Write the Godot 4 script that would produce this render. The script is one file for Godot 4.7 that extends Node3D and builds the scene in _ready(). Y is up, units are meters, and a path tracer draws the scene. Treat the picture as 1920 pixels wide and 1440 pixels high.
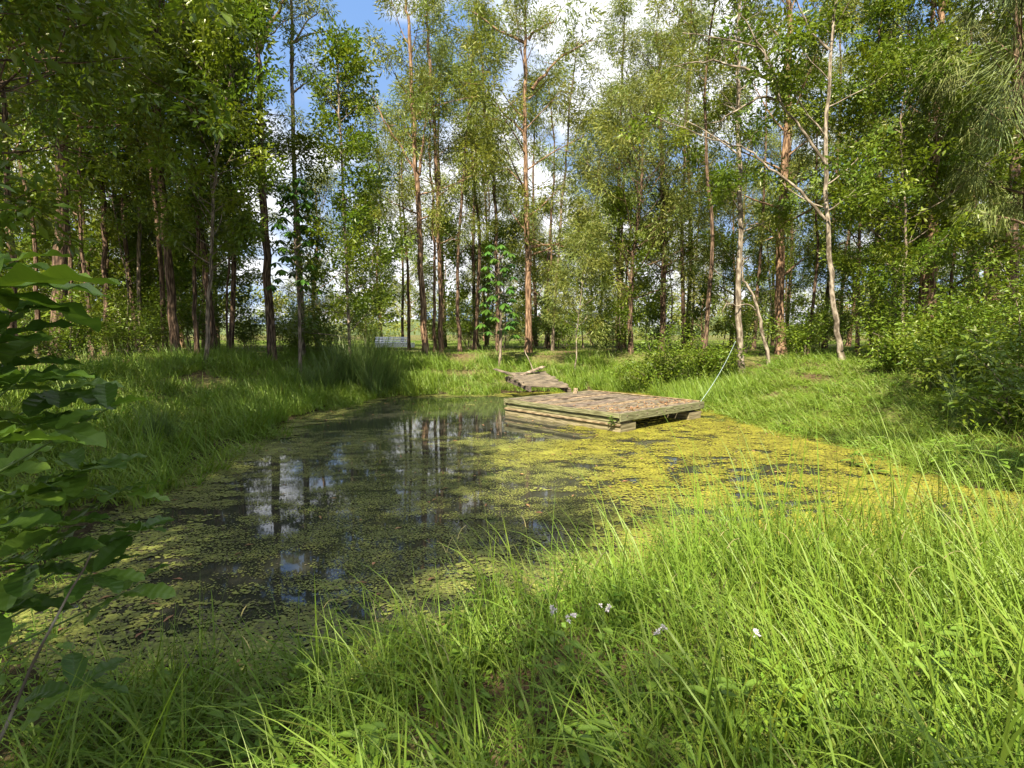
extends Node3D
# A duckweed-covered forest pond with a rotting timber pontoon. Units are metres, y is up, the water lies at y = 0.

var rng := RandomNumberGenerator.new()
var M := {}
var CL := {}
var noise := FastNoiseLite.new()
var noise2 := FastNoiseLite.new()
var taken := {}

# shore of the pond, clockwise seen from above (x, z)
const POND := [[-4.48, -13.15], [-3.94, -16.05], [-1.60, -16.91], [0.66, -17.38], [2.89, -18.04], [4.39, -16.62], [4.66, -13.15], [5.02, -10.81], [5.47, -8.99], [5.38, -7.42], [5.39, -6.33], [6.60, -6.10], [7.60, -5.50], [6.60, -4.80], [4.90, -4.40], [3.05, -4.25], [2.33, -4.47], [1.42, -4.31], [0.53, -3.93], [-0.20, -3.43], [-0.77, -3.00], [-1.25, -2.76], [-2.07, -2.76], [-2.94, -3.34], [-3.50, -4.31], [-3.93, -5.64], [-4.29, -6.79], [-4.38, -8.06], [-4.47, -9.59], [-4.51, -11.33]]

class MB:
	var v := PackedVector3Array()
	var n := PackedVector3Array()
	var c := PackedColorArray()
	var t := PackedVector2Array()
	var i := PackedInt32Array()
	func vert(p: Vector3, nn: Vector3, col := Color.WHITE, uv := Vector2.ZERO) -> int:
		v.append(p)
		n.append(nn)
		c.append(col)
		t.append(uv)
		return v.size() - 1
	func tri(a: int, b: int, d: int) -> void:
		i.append(a)
		i.append(b)
		i.append(d)
	func done() -> ArrayMesh:
		for k in range(0, i.size(), 3):  # every face clockwise as seen from the side its normals point to
			var a := v[i[k]]
			if (v[i[k + 2]] - a).cross(v[i[k + 1]] - a).dot(n[i[k]] + n[i[k + 1]] + n[i[k + 2]]) < 0.0:
				var w := i[k + 1]
				i[k + 1] = i[k + 2]
				i[k + 2] = w
		var arr := []
		arr.resize(Mesh.ARRAY_MAX)
		arr[Mesh.ARRAY_VERTEX] = v
		arr[Mesh.ARRAY_NORMAL] = n
		arr[Mesh.ARRAY_COLOR] = c
		arr[Mesh.ARRAY_TEX_UV] = t
		arr[Mesh.ARRAY_INDEX] = i
		var m := ArrayMesh.new()
		m.add_surface_from_arrays(Mesh.PRIMITIVE_TRIANGLES, arr)
		return m


func _ready() -> void:
	camera_sky_sun()
	materials()
	noise.seed = 11
	noise.frequency = 0.35
	noise.fractal_octaves = 3
	noise2.seed = 5
	noise2.frequency = 1.6
	noise2.fractal_octaves = 3
	make_shore()
	make_clumps()
	terrain()
	water()
	print("setting ", Time.get_ticks_msec())
	trees()
	print("trees ", Time.get_ticks_msec())
	back_wood()
	undergrowth()
	print("wood ", Time.get_ticks_msec())
	pontoon()
	gangway()
	small_things()
	near_shrub()
	print("things ", Time.get_ticks_msec())
	grasses()
	duckweed()
	print("grass ", Time.get_ticks_msec())


func camera_sky_sun() -> void:
	var cam := Camera3D.new()
	cam.name = "camera"
	cam.position = Vector3(0, 1.8, 0)
	cam.rotation_degrees = Vector3(-5.0, 0, 0)
	cam.fov = 68.0
	cam.near = 0.05
	cam.far = 4000.0
	cam.current = true
	add_child(cam)
	var env := Environment.new()
	env.background_mode = Environment.BG_SKY
	env.tonemap_mode = Environment.TONE_MAPPER_LINEAR
	env.tonemap_exposure = 3.15
	env.sdfgi_enabled = true
	env.ssao_enabled = true
	env.ssil_enabled = true
	var sky := Sky.new()
	var pano := PanoramaSkyMaterial.new()
	pano.panorama = sky_picture()
	sky.sky_material = pano
	env.sky = sky
	env.background_energy_multiplier = 1.0
	var we := WorldEnvironment.new()
	we.name = "world_environment"
	we.environment = env
	add_child(we)
	var sun := DirectionalLight3D.new()
	sun.name = "sun"
	sun.light_energy = 1.6
	sun.light_color = Color(1.0, 0.94, 0.83)
	sun.light_angular_distance = 0.5
	sun.shadow_enabled = true
	var az := deg_to_rad(19.0)
	var el := deg_to_rad(50.0)
	var to_sun := Vector3(-sin(az) * cos(el), sin(el), cos(az) * cos(el))
	add_child(sun)
	sun.look_at_from_position(to_sun * 50.0, Vector3.ZERO, Vector3.UP)


func sky_picture() -> ImageTexture:
	# blue sky with broken cumulus, the same all round
	var w := 1024
	var h := 512
	var im := Image.create(w, h, false, Image.FORMAT_RGBF)
	var a := FastNoiseLite.new()
	a.seed = 434
	a.frequency = 1.0
	a.fractal_octaves = 5
	a.fractal_gain = 0.5
	var b := FastNoiseLite.new()
	b.seed = 77
	b.frequency = 1.0
	b.fractal_octaves = 2
	for y in h:
		var el := (0.5 - (y + 0.5) / h) * PI
		var sy := sin(el)
		var cy := cos(el)
		var f := clampf(1.0 - maxf(sy, 0.0), 0.0, 1.0)
		f = pow(f, 3.0)
		var base := Vector3(0.066, 0.137, 0.285).lerp(Vector3(0.20, 0.26, 0.345), f)
		for x in w:
			var col := base
			if sy > -0.02:
				var az := ((x + 0.5) / w - 0.5) * TAU
				var k := 1.0 / (maxf(sy, 0.0) + 0.32)
				var px := sin(az) * cy * k
				var pz := -cos(az) * cy * k
				var d := a.get_noise_3d(px * 1.1, pz * 1.1, 3.0) + 0.35 * b.get_noise_3d(px * 0.7, pz * 0.7, 9.0)
				var cover := smoothstep(-0.22, 0.0, d)
				var thick := smoothstep(0.05, 0.55, d)
				var cc := Vector3(0.44, 0.445, 0.455).lerp(Vector3(0.29, 0.30, 0.32), thick)
				col = base.lerp(cc, cover)
			im.set_pixel(x, y, Color(col.x, col.y, col.z))
	return ImageTexture.create_from_image(im)


# ------------------------------------------------------------------ materials

func noise_tex(freq: float, colors: Array, offs: Array, seed_: int, size := 512, oct := 4) -> NoiseTexture2D:
	var fn := FastNoiseLite.new()
	fn.seed = seed_
	fn.frequency = freq
	fn.fractal_octaves = oct
	var t := NoiseTexture2D.new()
	t.width = size
	t.height = size
	t.seamless = true
	t.noise = fn
	var g := Gradient.new()
	g.offsets = PackedFloat32Array(offs)
	var cs := PackedColorArray()
	for c in colors:
		cs.append((c as Color).linear_to_srgb())
	g.colors = cs
	t.color_ramp = g
	return t


func normal_tex(freq: float, seed_: int, strength := 6.0) -> NoiseTexture2D:
	var fn := FastNoiseLite.new()
	fn.seed = seed_
	fn.frequency = freq
	fn.fractal_octaves = 4
	var t := NoiseTexture2D.new()
	t.width = 512
	t.height = 512
	t.seamless = true
	t.as_normal_map = true
	t.bump_strength = strength
	t.noise = fn
	return t


func leaf_mat(key: String, col: Color, rough: float, back: float) -> void:
	var m := StandardMaterial3D.new()
	m.resource_name = key
	m.albedo_color = col.linear_to_srgb()
	m.vertex_color_use_as_albedo = true
	m.roughness = rough
	m.metallic_specular = 0.45
	m.backlight_enabled = true
	m.backlight = Color(back, back, back * 0.55).linear_to_srgb()
	m.cull_mode = BaseMaterial3D.CULL_DISABLED
	M[key] = m


func wood_mat(key: String, dark: Color, mid: Color, light: Color, scale: Vector3, seed_: int, bump: Texture2D, ns: float) -> void:
	var m := StandardMaterial3D.new()
	m.resource_name = key
	m.albedo_texture = noise_tex(0.012, [dark, mid, light], [0.28, 0.52, 0.78], seed_)
	m.uv1_scale = scale
	m.roughness = 0.9
	m.metallic_specular = 0.3
	m.normal_enabled = true
	m.normal_texture = bump
	m.normal_scale = ns
	m.vertex_color_use_as_albedo = true
	M[key] = m


func materials() -> void:
	var bump := normal_tex(0.02, 3)
	wood_mat("bark_brown", Color(0.04, 0.027, 0.019), Color(0.12, 0.082, 0.057), Color(0.24, 0.168, 0.118), Vector3(2.2, 0.35, 1), 2, bump, 1.3)
	wood_mat("bark_red", Color(0.065, 0.04, 0.026), Color(0.185, 0.118, 0.075), Color(0.33, 0.225, 0.15), Vector3(2.0, 0.3, 1), 4, bump, 1.2)
	wood_mat("bark_pale", Color(0.09, 0.073, 0.055), Color(0.21, 0.18, 0.142), Color(0.33, 0.29, 0.24), Vector3(1.2, 0.5, 1), 6, bump, 0.6)
	wood_mat("bark_grey", Color(0.07, 0.058, 0.045), Color(0.18, 0.145, 0.11), Color(0.30, 0.25, 0.20), Vector3(2.0, 0.4, 1), 8, bump, 1.0)
	wood_mat("deck_wood", Color(0.055, 0.048, 0.04), Color(0.145, 0.123, 0.095), Color(0.24, 0.2, 0.15), Vector3(0.5, 7.0, 1), 12, bump, 0.9)
	wood_mat("green_wood", Color(0.09, 0.09, 0.045), Color(0.165, 0.17, 0.09), Color(0.23, 0.23, 0.14), Vector3(0.4, 6.0, 1), 14, bump, 0.6)
	wood_mat("float_wood", Color(0.12, 0.105, 0.06), Color(0.205, 0.185, 0.115), Color(0.29, 0.255, 0.17), Vector3(0.4, 4.0, 1), 16, bump, 0.6)
	wood_mat("rot_wood", Color(0.08, 0.055, 0.035), Color(0.21, 0.16, 0.105), Color(0.36, 0.29, 0.2), Vector3(0.7, 6.0, 1), 18, bump, 1.0)
	leaf_mat("leaf_gum", Color(0.19, 0.235, 0.046), 0.42, 0.75)
	leaf_mat("leaf_broad", Color(0.13, 0.195, 0.021), 0.36, 0.8)
	leaf_mat("leaf_fine", Color(0.185, 0.23, 0.052), 0.5, 0.65)
	leaf_mat("leaf_oak", Color(0.15, 0.20, 0.06), 0.6, 0.4)
	leaf_mat("leaf_umbrella", Color(0.065, 0.155, 0.025), 0.28, 0.45)
	leaf_mat("leaf_bush", Color(0.125, 0.195, 0.02), 0.4, 0.7)
	leaf_mat("leaf_big", Color(0.085, 0.165, 0.026), 0.36, 0.85)
	leaf_mat("leaf_vine", Color(0.14, 0.24, 0.03), 0.45, 0.6)
	leaf_mat("grass", Color(0.162, 0.262, 0.03), 0.5, 0.65)
	leaf_mat("dry_grass", Color(0.36, 0.27, 0.14), 0.7, 0.4)
	leaf_mat("sedge", Color(0.115, 0.19, 0.045), 0.45, 0.45)
	leaf_mat("duckweed", Color(0.19, 0.188, 0.02), 0.6, 0.0)
	leaf_mat("seed", Color(0.33, 0.31, 0.14), 0.8, 0.4)
	leaf_mat("petal", Color(0.62, 0.60, 0.68), 0.7, 0.4)
	leaf_mat("litter", Color(0.26, 0.15, 0.075), 0.8, 0.2)
	var g := StandardMaterial3D.new()
	g.resource_name = "ground"
	g.vertex_color_use_as_albedo = true
	g.albedo_texture = noise_tex(0.03, [Color(0.35, 0.34, 0.34), Color(0.8, 0.78, 0.75), Color(1, 1, 1)], [0.2, 0.5, 0.8], 31)
	g.uv1_triplanar = true
	g.uv1_world_triplanar = true
	g.uv1_scale = Vector3(0.45, 0.45, 0.45)
	g.roughness = 0.95
	g.metallic_specular = 0.2
	g.normal_enabled = true
	g.normal_texture = normal_tex(0.05, 33, 8.0)
	g.normal_scale = 1.2
	M["ground"] = g
	var w := StandardMaterial3D.new()
	w.resource_name = "water"
	w.albedo_color = Color(0.032, 0.034, 0.026).linear_to_srgb()
	w.roughness = 0.03
	w.metallic_specular = 0.5
	w.normal_enabled = true
	w.normal_texture = normal_tex(0.006, 41, 3.0)
	w.normal_scale = 0.035
	w.uv1_scale = Vector3(9, 9, 1)
	M["water"] = w
	var al := StandardMaterial3D.new()
	al.resource_name = "aluminium"
	al.albedo_color = Color(0.80, 0.81, 0.83)
	al.metallic = 0.85
	al.roughness = 0.38
	M["aluminium"] = al
	var rp := StandardMaterial3D.new()
	rp.resource_name = "rope"
	rp.albedo_color = Color(0.62, 0.70, 0.72)
	rp.roughness = 0.8
	M["rope"] = rp
	var hl := StandardMaterial3D.new()
	hl.resource_name = "hill"
	hl.albedo_texture = noise_tex(0.03, [Color(0.03, 0.05, 0.02), Color(0.06, 0.09, 0.03), Color(0.10, 0.13, 0.05)], [0.2, 0.5, 0.8], 51)
	hl.uv1_scale = Vector3(30, 12, 1)
	hl.roughness = 0.95
	M["hill"] = hl


# ------------------------------------------------------------------ helpers

func numbered(called: String) -> String:
	var k: int = taken.get(called, 0)
	taken[called] = k + 1
	return called if k == 0 else "%s_%03d" % [called, k]


func tag(o: Node3D, label: String, category: String, group := "", kind := "") -> void:
	if label:
		o.set_meta("label", label)
	if category:
		o.set_meta("category", category)
	if group:
		o.set_meta("group", group)
	if kind:
		o.set_meta("kind", kind)


func thing(called: String, at: Vector3, label: String, category: String, group := "") -> Node3D:
	var o := Node3D.new()
	o.name = numbered(called)
	o.position = at
	add_child(o)
	tag(o, label, category, group)
	return o


func part(parent: Node3D, called: String, mesh: Mesh, mat: String, at := Transform3D()) -> MeshInstance3D:
	var o := MeshInstance3D.new()
	o.name = called
	o.mesh = mesh
	o.material_override = M[mat]
	o.transform = at
	parent.add_child(o, true)
	return o


func many(parent: Node3D, called: String, mesh: Mesh, mat: String, where: Array, tint: PackedColorArray) -> MultiMeshInstance3D:
	var mm := MultiMesh.new()
	mm.transform_format = MultiMesh.TRANSFORM_3D
	mm.use_colors = true
	mm.mesh = mesh
	mm.instance_count = where.size()
	for k in where.size():
		mm.set_instance_transform(k, where[k])
		mm.set_instance_color(k, tint[k])
	var o := MultiMeshInstance3D.new()
	o.name = called
	o.multimesh = mm
	o.material_override = M[mat]
	o.set_meta("kind", "stuff")
	parent.add_child(o, true)
	return o


func rv(s: float) -> Vector3:
	return Vector3(rng.randf_range(-s, s), rng.randf_range(-s, s), rng.randf_range(-s, s))


func smooth_line(pts: PackedVector3Array, per: int) -> PackedVector3Array:
	var out := PackedVector3Array()
	var k := pts.size()
	for s in k - 1:
		var a := pts[maxi(s - 1, 0)]
		var b := pts[s]
		var c := pts[s + 1]
		var d := pts[mini(s + 2, k - 1)]
		for j in per:
			var f := float(j) / per
			out.append(b.cubic_interpolate(c, a, d, f))
	out.append(pts[k - 1])
	return out


func tube(mb: MB, pts: PackedVector3Array, r0: float, r1: float, sides: int, rough := 0.0, flare := 0.0, col := Color.WHITE) -> void:
	var k := pts.size()
	var dir := (pts[1] - pts[0]).normalized()
	var side := dir.cross(Vector3(0.31, 0.2, 0.93)).normalized()
	var first := mb.v.size()
	var along := 0.0
	for s in k:
		var d := dir
		if s < k - 1:
			d = (pts[s + 1] - pts[s]).normalized()
		if s > 0:
			along += pts[s].distance_to(pts[s - 1])
			d = (d + dir).normalized()
		dir = d
		side = (side - dir * side.dot(dir)).normalized()
		var up := dir.cross(side)
		var f := float(s) / (k - 1)
		var r := lerpf(r0, r1, pow(f, 0.85)) + flare * r0 * exp(-along * 3.5)
		for j in sides + 1:
			var a := TAU * j / sides
			var o := side * cos(a) + up * sin(a)
			var rr := r
			if rough > 0.0:
				var jj := j % sides
				rr *= 1.0 + rough * noise2.get_noise_3d(cos(TAU * jj / sides) * 1.3 + pts[0].x * 3.1, along * 0.9, sin(TAU * jj / sides) * 1.3 + pts[0].z * 2.3)
			mb.vert(pts[s] + o * rr, o, col, Vector2(float(j) / sides * TAU * r0, along))
	for s in k - 1:
		for j in sides:
			var p := first + s * (sides + 1) + j
			var q := p + sides + 1
			mb.tri(p, p + 1, q)
			mb.tri(p + 1, q + 1, q)
	# end cap
	var top := mb.vert(pts[k - 1], dir, col, Vector2(0, along))
	for j in sides:
		var p := first + (k - 1) * (sides + 1) + j
		mb.tri(p, p + 1, top)


# ------------------------------------------------------------------ pond and ground

var shore := PackedVector2Array()
var sd_grid := PackedFloat32Array()
const GX0 := -14.0
const GZ0 := -26.0
const GS := 0.25
const GW := 121
const GH := 137

func make_shore() -> void:
	var k := POND.size()
	for s in k:
		var a := Vector2(POND[(s + k - 1) % k][0], POND[(s + k - 1) % k][1])
		var b := Vector2(POND[s][0], POND[s][1])
		var c := Vector2(POND[(s + 1) % k][0], POND[(s + 1) % k][1])
		var d := Vector2(POND[(s + 2) % k][0], POND[(s + 2) % k][1])
		for j in 4:
			shore.append(b.cubic_interpolate(c, a, d, j / 4.0))
	sd_grid.resize(GW * GH)
	for z in GH:
		for x in GW:
			sd_grid[z * GW + x] = shore_distance(Vector2(GX0 + x * GS, GZ0 + z * GS))


func shore_distance(p: Vector2) -> float:
	var best := 1e9
	var k := shore.size()
	var inside := false
	var b := shore[k - 1]
	for s in k:
		var a := b
		b = shore[s]
		var e := b - a
		var w := p - a
		var f := clampf(w.dot(e) / maxf(e.length_squared(), 1e-6), 0.0, 1.0)
		best = minf(best, (w - e * f).length_squared())
		if (a.y > p.y) != (b.y > p.y) and p.x < (b.x - a.x) * (p.y - a.y) / (b.y - a.y) + a.x:
			inside = not inside
	return -sqrt(best) if inside else sqrt(best)


func sd(x: float, z: float) -> float:
	var fx := (x - GX0) / GS
	var fz := (z - GZ0) / GS
	if fx < 0 or fz < 0 or fx >= GW - 1 or fz >= GH - 1:
		return 9.0
	var ix := int(fx)
	var iz := int(fz)
	fx -= ix
	fz -= iz
	var o := iz * GW + ix
	return lerpf(lerpf(sd_grid[o], sd_grid[o + 1], fx), lerpf(sd_grid[o + GW], sd_grid[o + GW + 1], fx), fz)


func ground_h(x: float, z: float) -> float:
	var s := sd(x, z)
	if s <= 0.0:
		return -0.5 * smoothstep(0.0, 1.0, -s) - 0.03
	var deep := -z
	var amp := 0.5
	amp = lerpf(amp, 0.75, smoothstep(3.0, 6.0, -x) * smoothstep(3.0, 8.0, deep))
	amp = lerpf(amp, 0.95, smoothstep(3.0, 6.0, x) * smoothstep(3.0, 8.0, deep))
	amp = lerpf(amp, 1.02, smoothstep(9.0, 16.0, deep))
	return -0.03 + 0.09 * smoothstep(0.0, 0.3, s) + amp * smoothstep(0.0, 4.6, s) + 0.07 * noise.get_noise_2d(x * 1.5, z * 1.5) * smoothstep(0.2, 2.0, s)


func terrain() -> void:
	var xs := PackedFloat32Array()
	var zs := PackedFloat32Array()
	var half := 85
	for k in range(-half, half + 1):
		var f := float(k) / half
		xs.append(0.8 + 9.0 * f + 420.0 * f * f * f * f * f * f * f * signf(f) * signf(f) + 3.0 * f * f * f)
		zs.append(-8.0 + 10.0 * f + 420.0 * f * f * f * f * f * f * f + 4.0 * f * f * f)
	var mb := MB.new()
	var k := xs.size()
	for z in zs:
		for x in xs:
			var h := ground_h(x, z)
			var s := sd(x, z)
			var nn := noise.get_noise_2d(x * 0.9, z * 0.9)
			var litter := Color(0.165, 0.115, 0.075)
			var turf := Color(0.16, 0.18, 0.06)
			var mud := Color(0.05, 0.04, 0.025)
			var f := smoothstep(-0.25, 0.2, nn + 0.35 * smoothstep(16.0, 24.0, -z) - 0.12 * smoothstep(3.0, 5.0, -x))
			var c := litter.lerp(turf, f)
			c = mud.lerp(c, smoothstep(0.1, 0.9, s))
			var e := 0.05
			var nx := (ground_h(x + e, z) - ground_h(x - e, z)) / (2.0 * e)
			var nz := (ground_h(x, z + e) - ground_h(x, z - e)) / (2.0 * e)
			mb.vert(Vector3(x, h, z), Vector3(-nx, 1, -nz).normalized(), c, Vector2(x, z))
	for zi in zs.size() - 1:
		for xi in k - 1:
			var a := zi * k + xi
			mb.tri(a, a + 1, a + k)
			mb.tri(a + 1, a + k + 1, a + k)
	var o := part(self, "ground", mb.done(), "ground")
	tag(o, "brown leaf littered earth and turf round the pond", "ground", "", "structure")
	# low wooded hill far beyond the trees
	var hb := MB.new()
	for s in 61:
		var az := deg_to_rad(-60.0 + 2.0 * s)
		var top := 34.0 + 26.0 * noise.get_noise_1d(s * 0.35) + 9.0 * noise.get_noise_1d(s * 1.7 + 50)
		for j in 5:
			var r := 900.0 + 130.0 * j
			var y := top * sin(PI * 0.5 * j / 4.0) - 3.0
			hb.vert(Vector3(sin(az) * r, y, -cos(az) * r), Vector3(-sin(az) * 0.4, 1, cos(az) * 0.4).normalized(), Color.WHITE, Vector2(s / 60.0, j / 4.0))
	for s in 60:
		for j in 4:
			var a := s * 5 + j
			hb.tri(a, a + 1, a + 5)
			hb.tri(a + 1, a + 6, a + 5)
	var hill := part(self, "hill", hb.done(), "hill")
	tag(hill, "low wooded hill far beyond the trees", "hill", "", "structure")


func water() -> void:
	var p := PlaneMesh.new()
	p.size = Vector2(18, 20)
	p.subdivide_width = 4
	p.subdivide_depth = 4
	var o := part(self, "pond_water", p, "water", Transform3D(Basis(), Vector3(1.5, 0, -10.5)))
	tag(o, "dark still pond water mirroring trees and sky", "water", "", "structure")


# ------------------------------------------------------------------ leaves

func leaf(mb: MB, at: Vector3, dir: Vector3, up: Vector3, length: float, width: float, col: Color, fold := 0.18) -> void:
	var side := dir.cross(up).normalized()
	var nn := side.cross(dir).normalized()
	var m := at + dir * length * 0.45
	var a := mb.vert(at, nn, col)
	var l := mb.vert(m - side * width * 0.5 + nn * width * fold, (nn + side * 0.5).normalized(), col)
	var r := mb.vert(m + side * width * 0.5 + nn * width * fold, (nn - side * 0.5).normalized(), col)
	var b := mb.vert(at + dir * length - nn * length * 0.06, nn, col)
	mb.tri(a, b, l)
	mb.tri(a, r, b)


func leaf_tint() -> Color:
	var k := rng.randf_range(0.72, 1.3)
	var warm := rng.randf_range(-0.08, 0.12)
	if rng.randf() < 0.03:
		return Color(2.0, 1.2, 0.7) * k
	return Color(k * (1.0 + warm), k, k * (1.0 - warm))


func clump(n: int, radius: float, length: float, width: float, droop: float, flat: float) -> ArrayMesh:
	var mb := MB.new()
	for k in n:
		var p := rv(1.0)
		while p.length() > 1.0:
			p = rv(1.0)
		p *= radius
		p.y *= flat
		var out := (p / radius + rv(0.7))
		out.y = out.y * 0.5 - droop
		out = out.normalized()
		var up := (Vector3.UP + rv(0.7)).normalized()
		if absf(out.dot(up)) > 0.9:
			up = Vector3(out.z, 0.1, -out.x).normalized()
		var f := rng.randf_range(0.65, 1.25)
		leaf(mb, p, out, up, length * f, width * f, leaf_tint())
	return mb.done()


# a leafy branch end, about a metre long along +x: several leaf bunches with gaps between them
func bough(bunches: int, n: int, radius: float, length: float, width: float, droop: float, flat: float) -> ArrayMesh:
	var mb := MB.new()
	for j in bunches:
		var f := (j + 0.5) / bunches
		var c := Vector3(lerpf(0.1, 1.0, f), 0, 0) + Vector3(rng.randf_range(-0.1, 0.1), rng.randf_range(-0.28, 0.22), rng.randf_range(-0.42, 0.42)) * (1.15 - 0.5 * f)
		var tone := rng.randf_range(0.82, 1.18)
		for k in n:
			var p := rv(1.0)
			while p.length() > 1.0:
				p = rv(1.0)
			var out := (p + rv(0.7))
			out.y = out.y * 0.5 - droop
			out = out.normalized()
			p *= radius
			p.y *= flat
			var up := (Vector3.UP + rv(0.7)).normalized()
			if absf(out.dot(up)) > 0.9:
				up = Vector3(out.z, 0.1, -out.x).normalized()
			var g := rng.randf_range(0.65, 1.25)
			leaf(mb, c + p, out, up, length * g, width * g, leaf_tint() * tone)
	return mb.done()


func needles(n: int, radius: float, length: float) -> ArrayMesh:
	var mb := MB.new()
	for k in n:
		var p := rv(radius)
		var d := (Vector3(p.x, -0.35, p.z) * 1.5 + rv(0.3)).normalized()
		var q := p
		var w := 0.011
		var side := d.cross(Vector3(rng.randf() - 0.5, 0.3, rng.randf() - 0.5)).normalized()
		var col := leaf_tint()
		var last := [mb.vert(q - side * w, Vector3.UP, col), mb.vert(q + side * w, Vector3.UP, col)]
		for s in 3:
			d = (d + Vector3(0, -0.35, 0)).normalized()
			q += d * length / 3.0
			var nn := d.cross(side).normalized()
			var ww := w * (1.0 - 0.3 * (s + 1))
			var nxt := [mb.vert(q - side * ww, nn, col), mb.vert(q + side * ww, nn, col)]
			mb.tri(last[0], last[1], nxt[0])
			mb.tri(last[1], nxt[1], nxt[0])
			last = nxt
	return mb.done()


func umbrella_leaf() -> ArrayMesh:
	# eight leaflets hanging from the end of one stalk
	var mb := MB.new()
	for k in 9:
		var a := TAU * k / 9.0 + rng.randf_range(-0.15, 0.15)
		var d := Vector3(cos(a), rng.randf_range(-0.75, -0.2), sin(a)).normalized()
		long_leaf(mb, Vector3.ZERO, d, rng.randf_range(0.24, 0.34), 0.10, 4, 0.35, leaf_tint())
	return mb.done()


func long_leaf(mb: MB, at: Vector3, dir: Vector3, length: float, width: float, segs: int, bend: float, col: Color, wave := 0.0, rib := Color(1.5, 1.3, 1.0)) -> void:
	# a leaf with a folded, ribbed blade, a pale midrib and a drooping tip
	var side := dir.cross(Vector3.UP).normalized()
	var d := dir
	var q := at
	var prev := []
	for s in segs + 1:
		var f := float(s) / segs
		var w := width * 0.5 * pow(sin(PI * pow(clampf(0.03 + 0.97 * f, 0, 1), 1.12)), 0.7)
		if s == 0:
			w = width * 0.04
		if s == segs:
			w = 0.0005
		var nn := side.cross(d).normalized()
		var lift := 0.2 * w
		var wv := wave * w * sin(s * 1.7 + length * 40.0 + width * 300.0)
		var rr := d * (0.22 if s % 2 == 0 else -0.22) * (1.0 if wave > 0.0 else 0.0)
		var mid := Color(col.r * rib.r, col.g * rib.g, col.b * rib.b)
		var row := [
			mb.vert(q - side * w + nn * (lift + wv) + d * w * 0.25, (nn + side * 0.35 + rr).normalized(), col),
			mb.vert(q - side * w * 0.07, (nn + side * 0.2 + rr).normalized(), col),
			mb.vert(q, nn, mid),
			mb.vert(q + side * w * 0.07, (nn - side * 0.2 + rr).normalized(), col),
			mb.vert(q + side * w + nn * (lift - wv) + d * w * 0.25, (nn - side * 0.35 + rr).normalized(), col),
		]
		if s > 0:
			for j in 4:
				mb.tri(prev[j], row[j], prev[j + 1])
				mb.tri(prev[j + 1], row[j], row[j + 1])
		prev = row
		d = (d + Vector3(0, -bend / segs, 0)).normalized()
		q += d * length / segs


func make_clumps() -> void:
	rng.seed = 101
	for j in 4:
		CL.get_or_add("gum", []).append(bough(6, 22, 0.30, 0.20, 0.042, 0.45, 0.8))
		CL.get_or_add("broad", []).append(bough(6, 22, 0.28, 0.172, 0.072, 0.15, 0.6))
		CL.get_or_add("fine", []).append(bough(6, 30, 0.32, 0.165, 0.032, 0.5, 0.9))
		CL.get_or_add("near", []).append(bough(6, 24, 0.20, 0.13, 0.055, 0.3, 0.6))
		CL.get_or_add("oak", []).append(needles(110, 0.34, 0.5))
	CL["bush"] = [clump(36, 0.32, 0.10, 0.042, 0.0, 0.85), clump(34, 0.34, 0.11, 0.04, 0.1, 0.8)]
	CL["umbrella"] = [umbrella_leaf(), umbrella_leaf()]
	CL["far"] = [clump(60, 1.0, 0.42, 0.16, 0.3, 0.75), clump(60, 1.0, 0.40, 0.17, 0.3, 0.75)]


const LEAF_OF := {"gum": "leaf_gum", "broad": "leaf_broad", "fine": "leaf_fine", "near": "leaf_broad", "bush": "leaf_bush", "oak": "leaf_oak", "umbrella": "leaf_umbrella", "far": "leaf_gum"}


func foliage(parent: Node3D, kind: String, where: Array, called := "crown", tone := Color.WHITE) -> void:
	var nv: int = CL[kind].size()
	for s in nv:
		var mine := []
		var tint := PackedColorArray()
		for k in range(s, where.size(), nv):
			mine.append(where[k])
			var f := rng.randf_range(0.8, 1.22)
			var warm := rng.randf_range(-0.12, 0.16)
			tint.append(Color(tone.r * f * (1.0 + warm), tone.g * f, tone.b * f * (1.0 - warm)))
		if mine.size():
			many(parent, called, CL[kind][s], LEAF_OF[kind], mine, tint)


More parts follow.
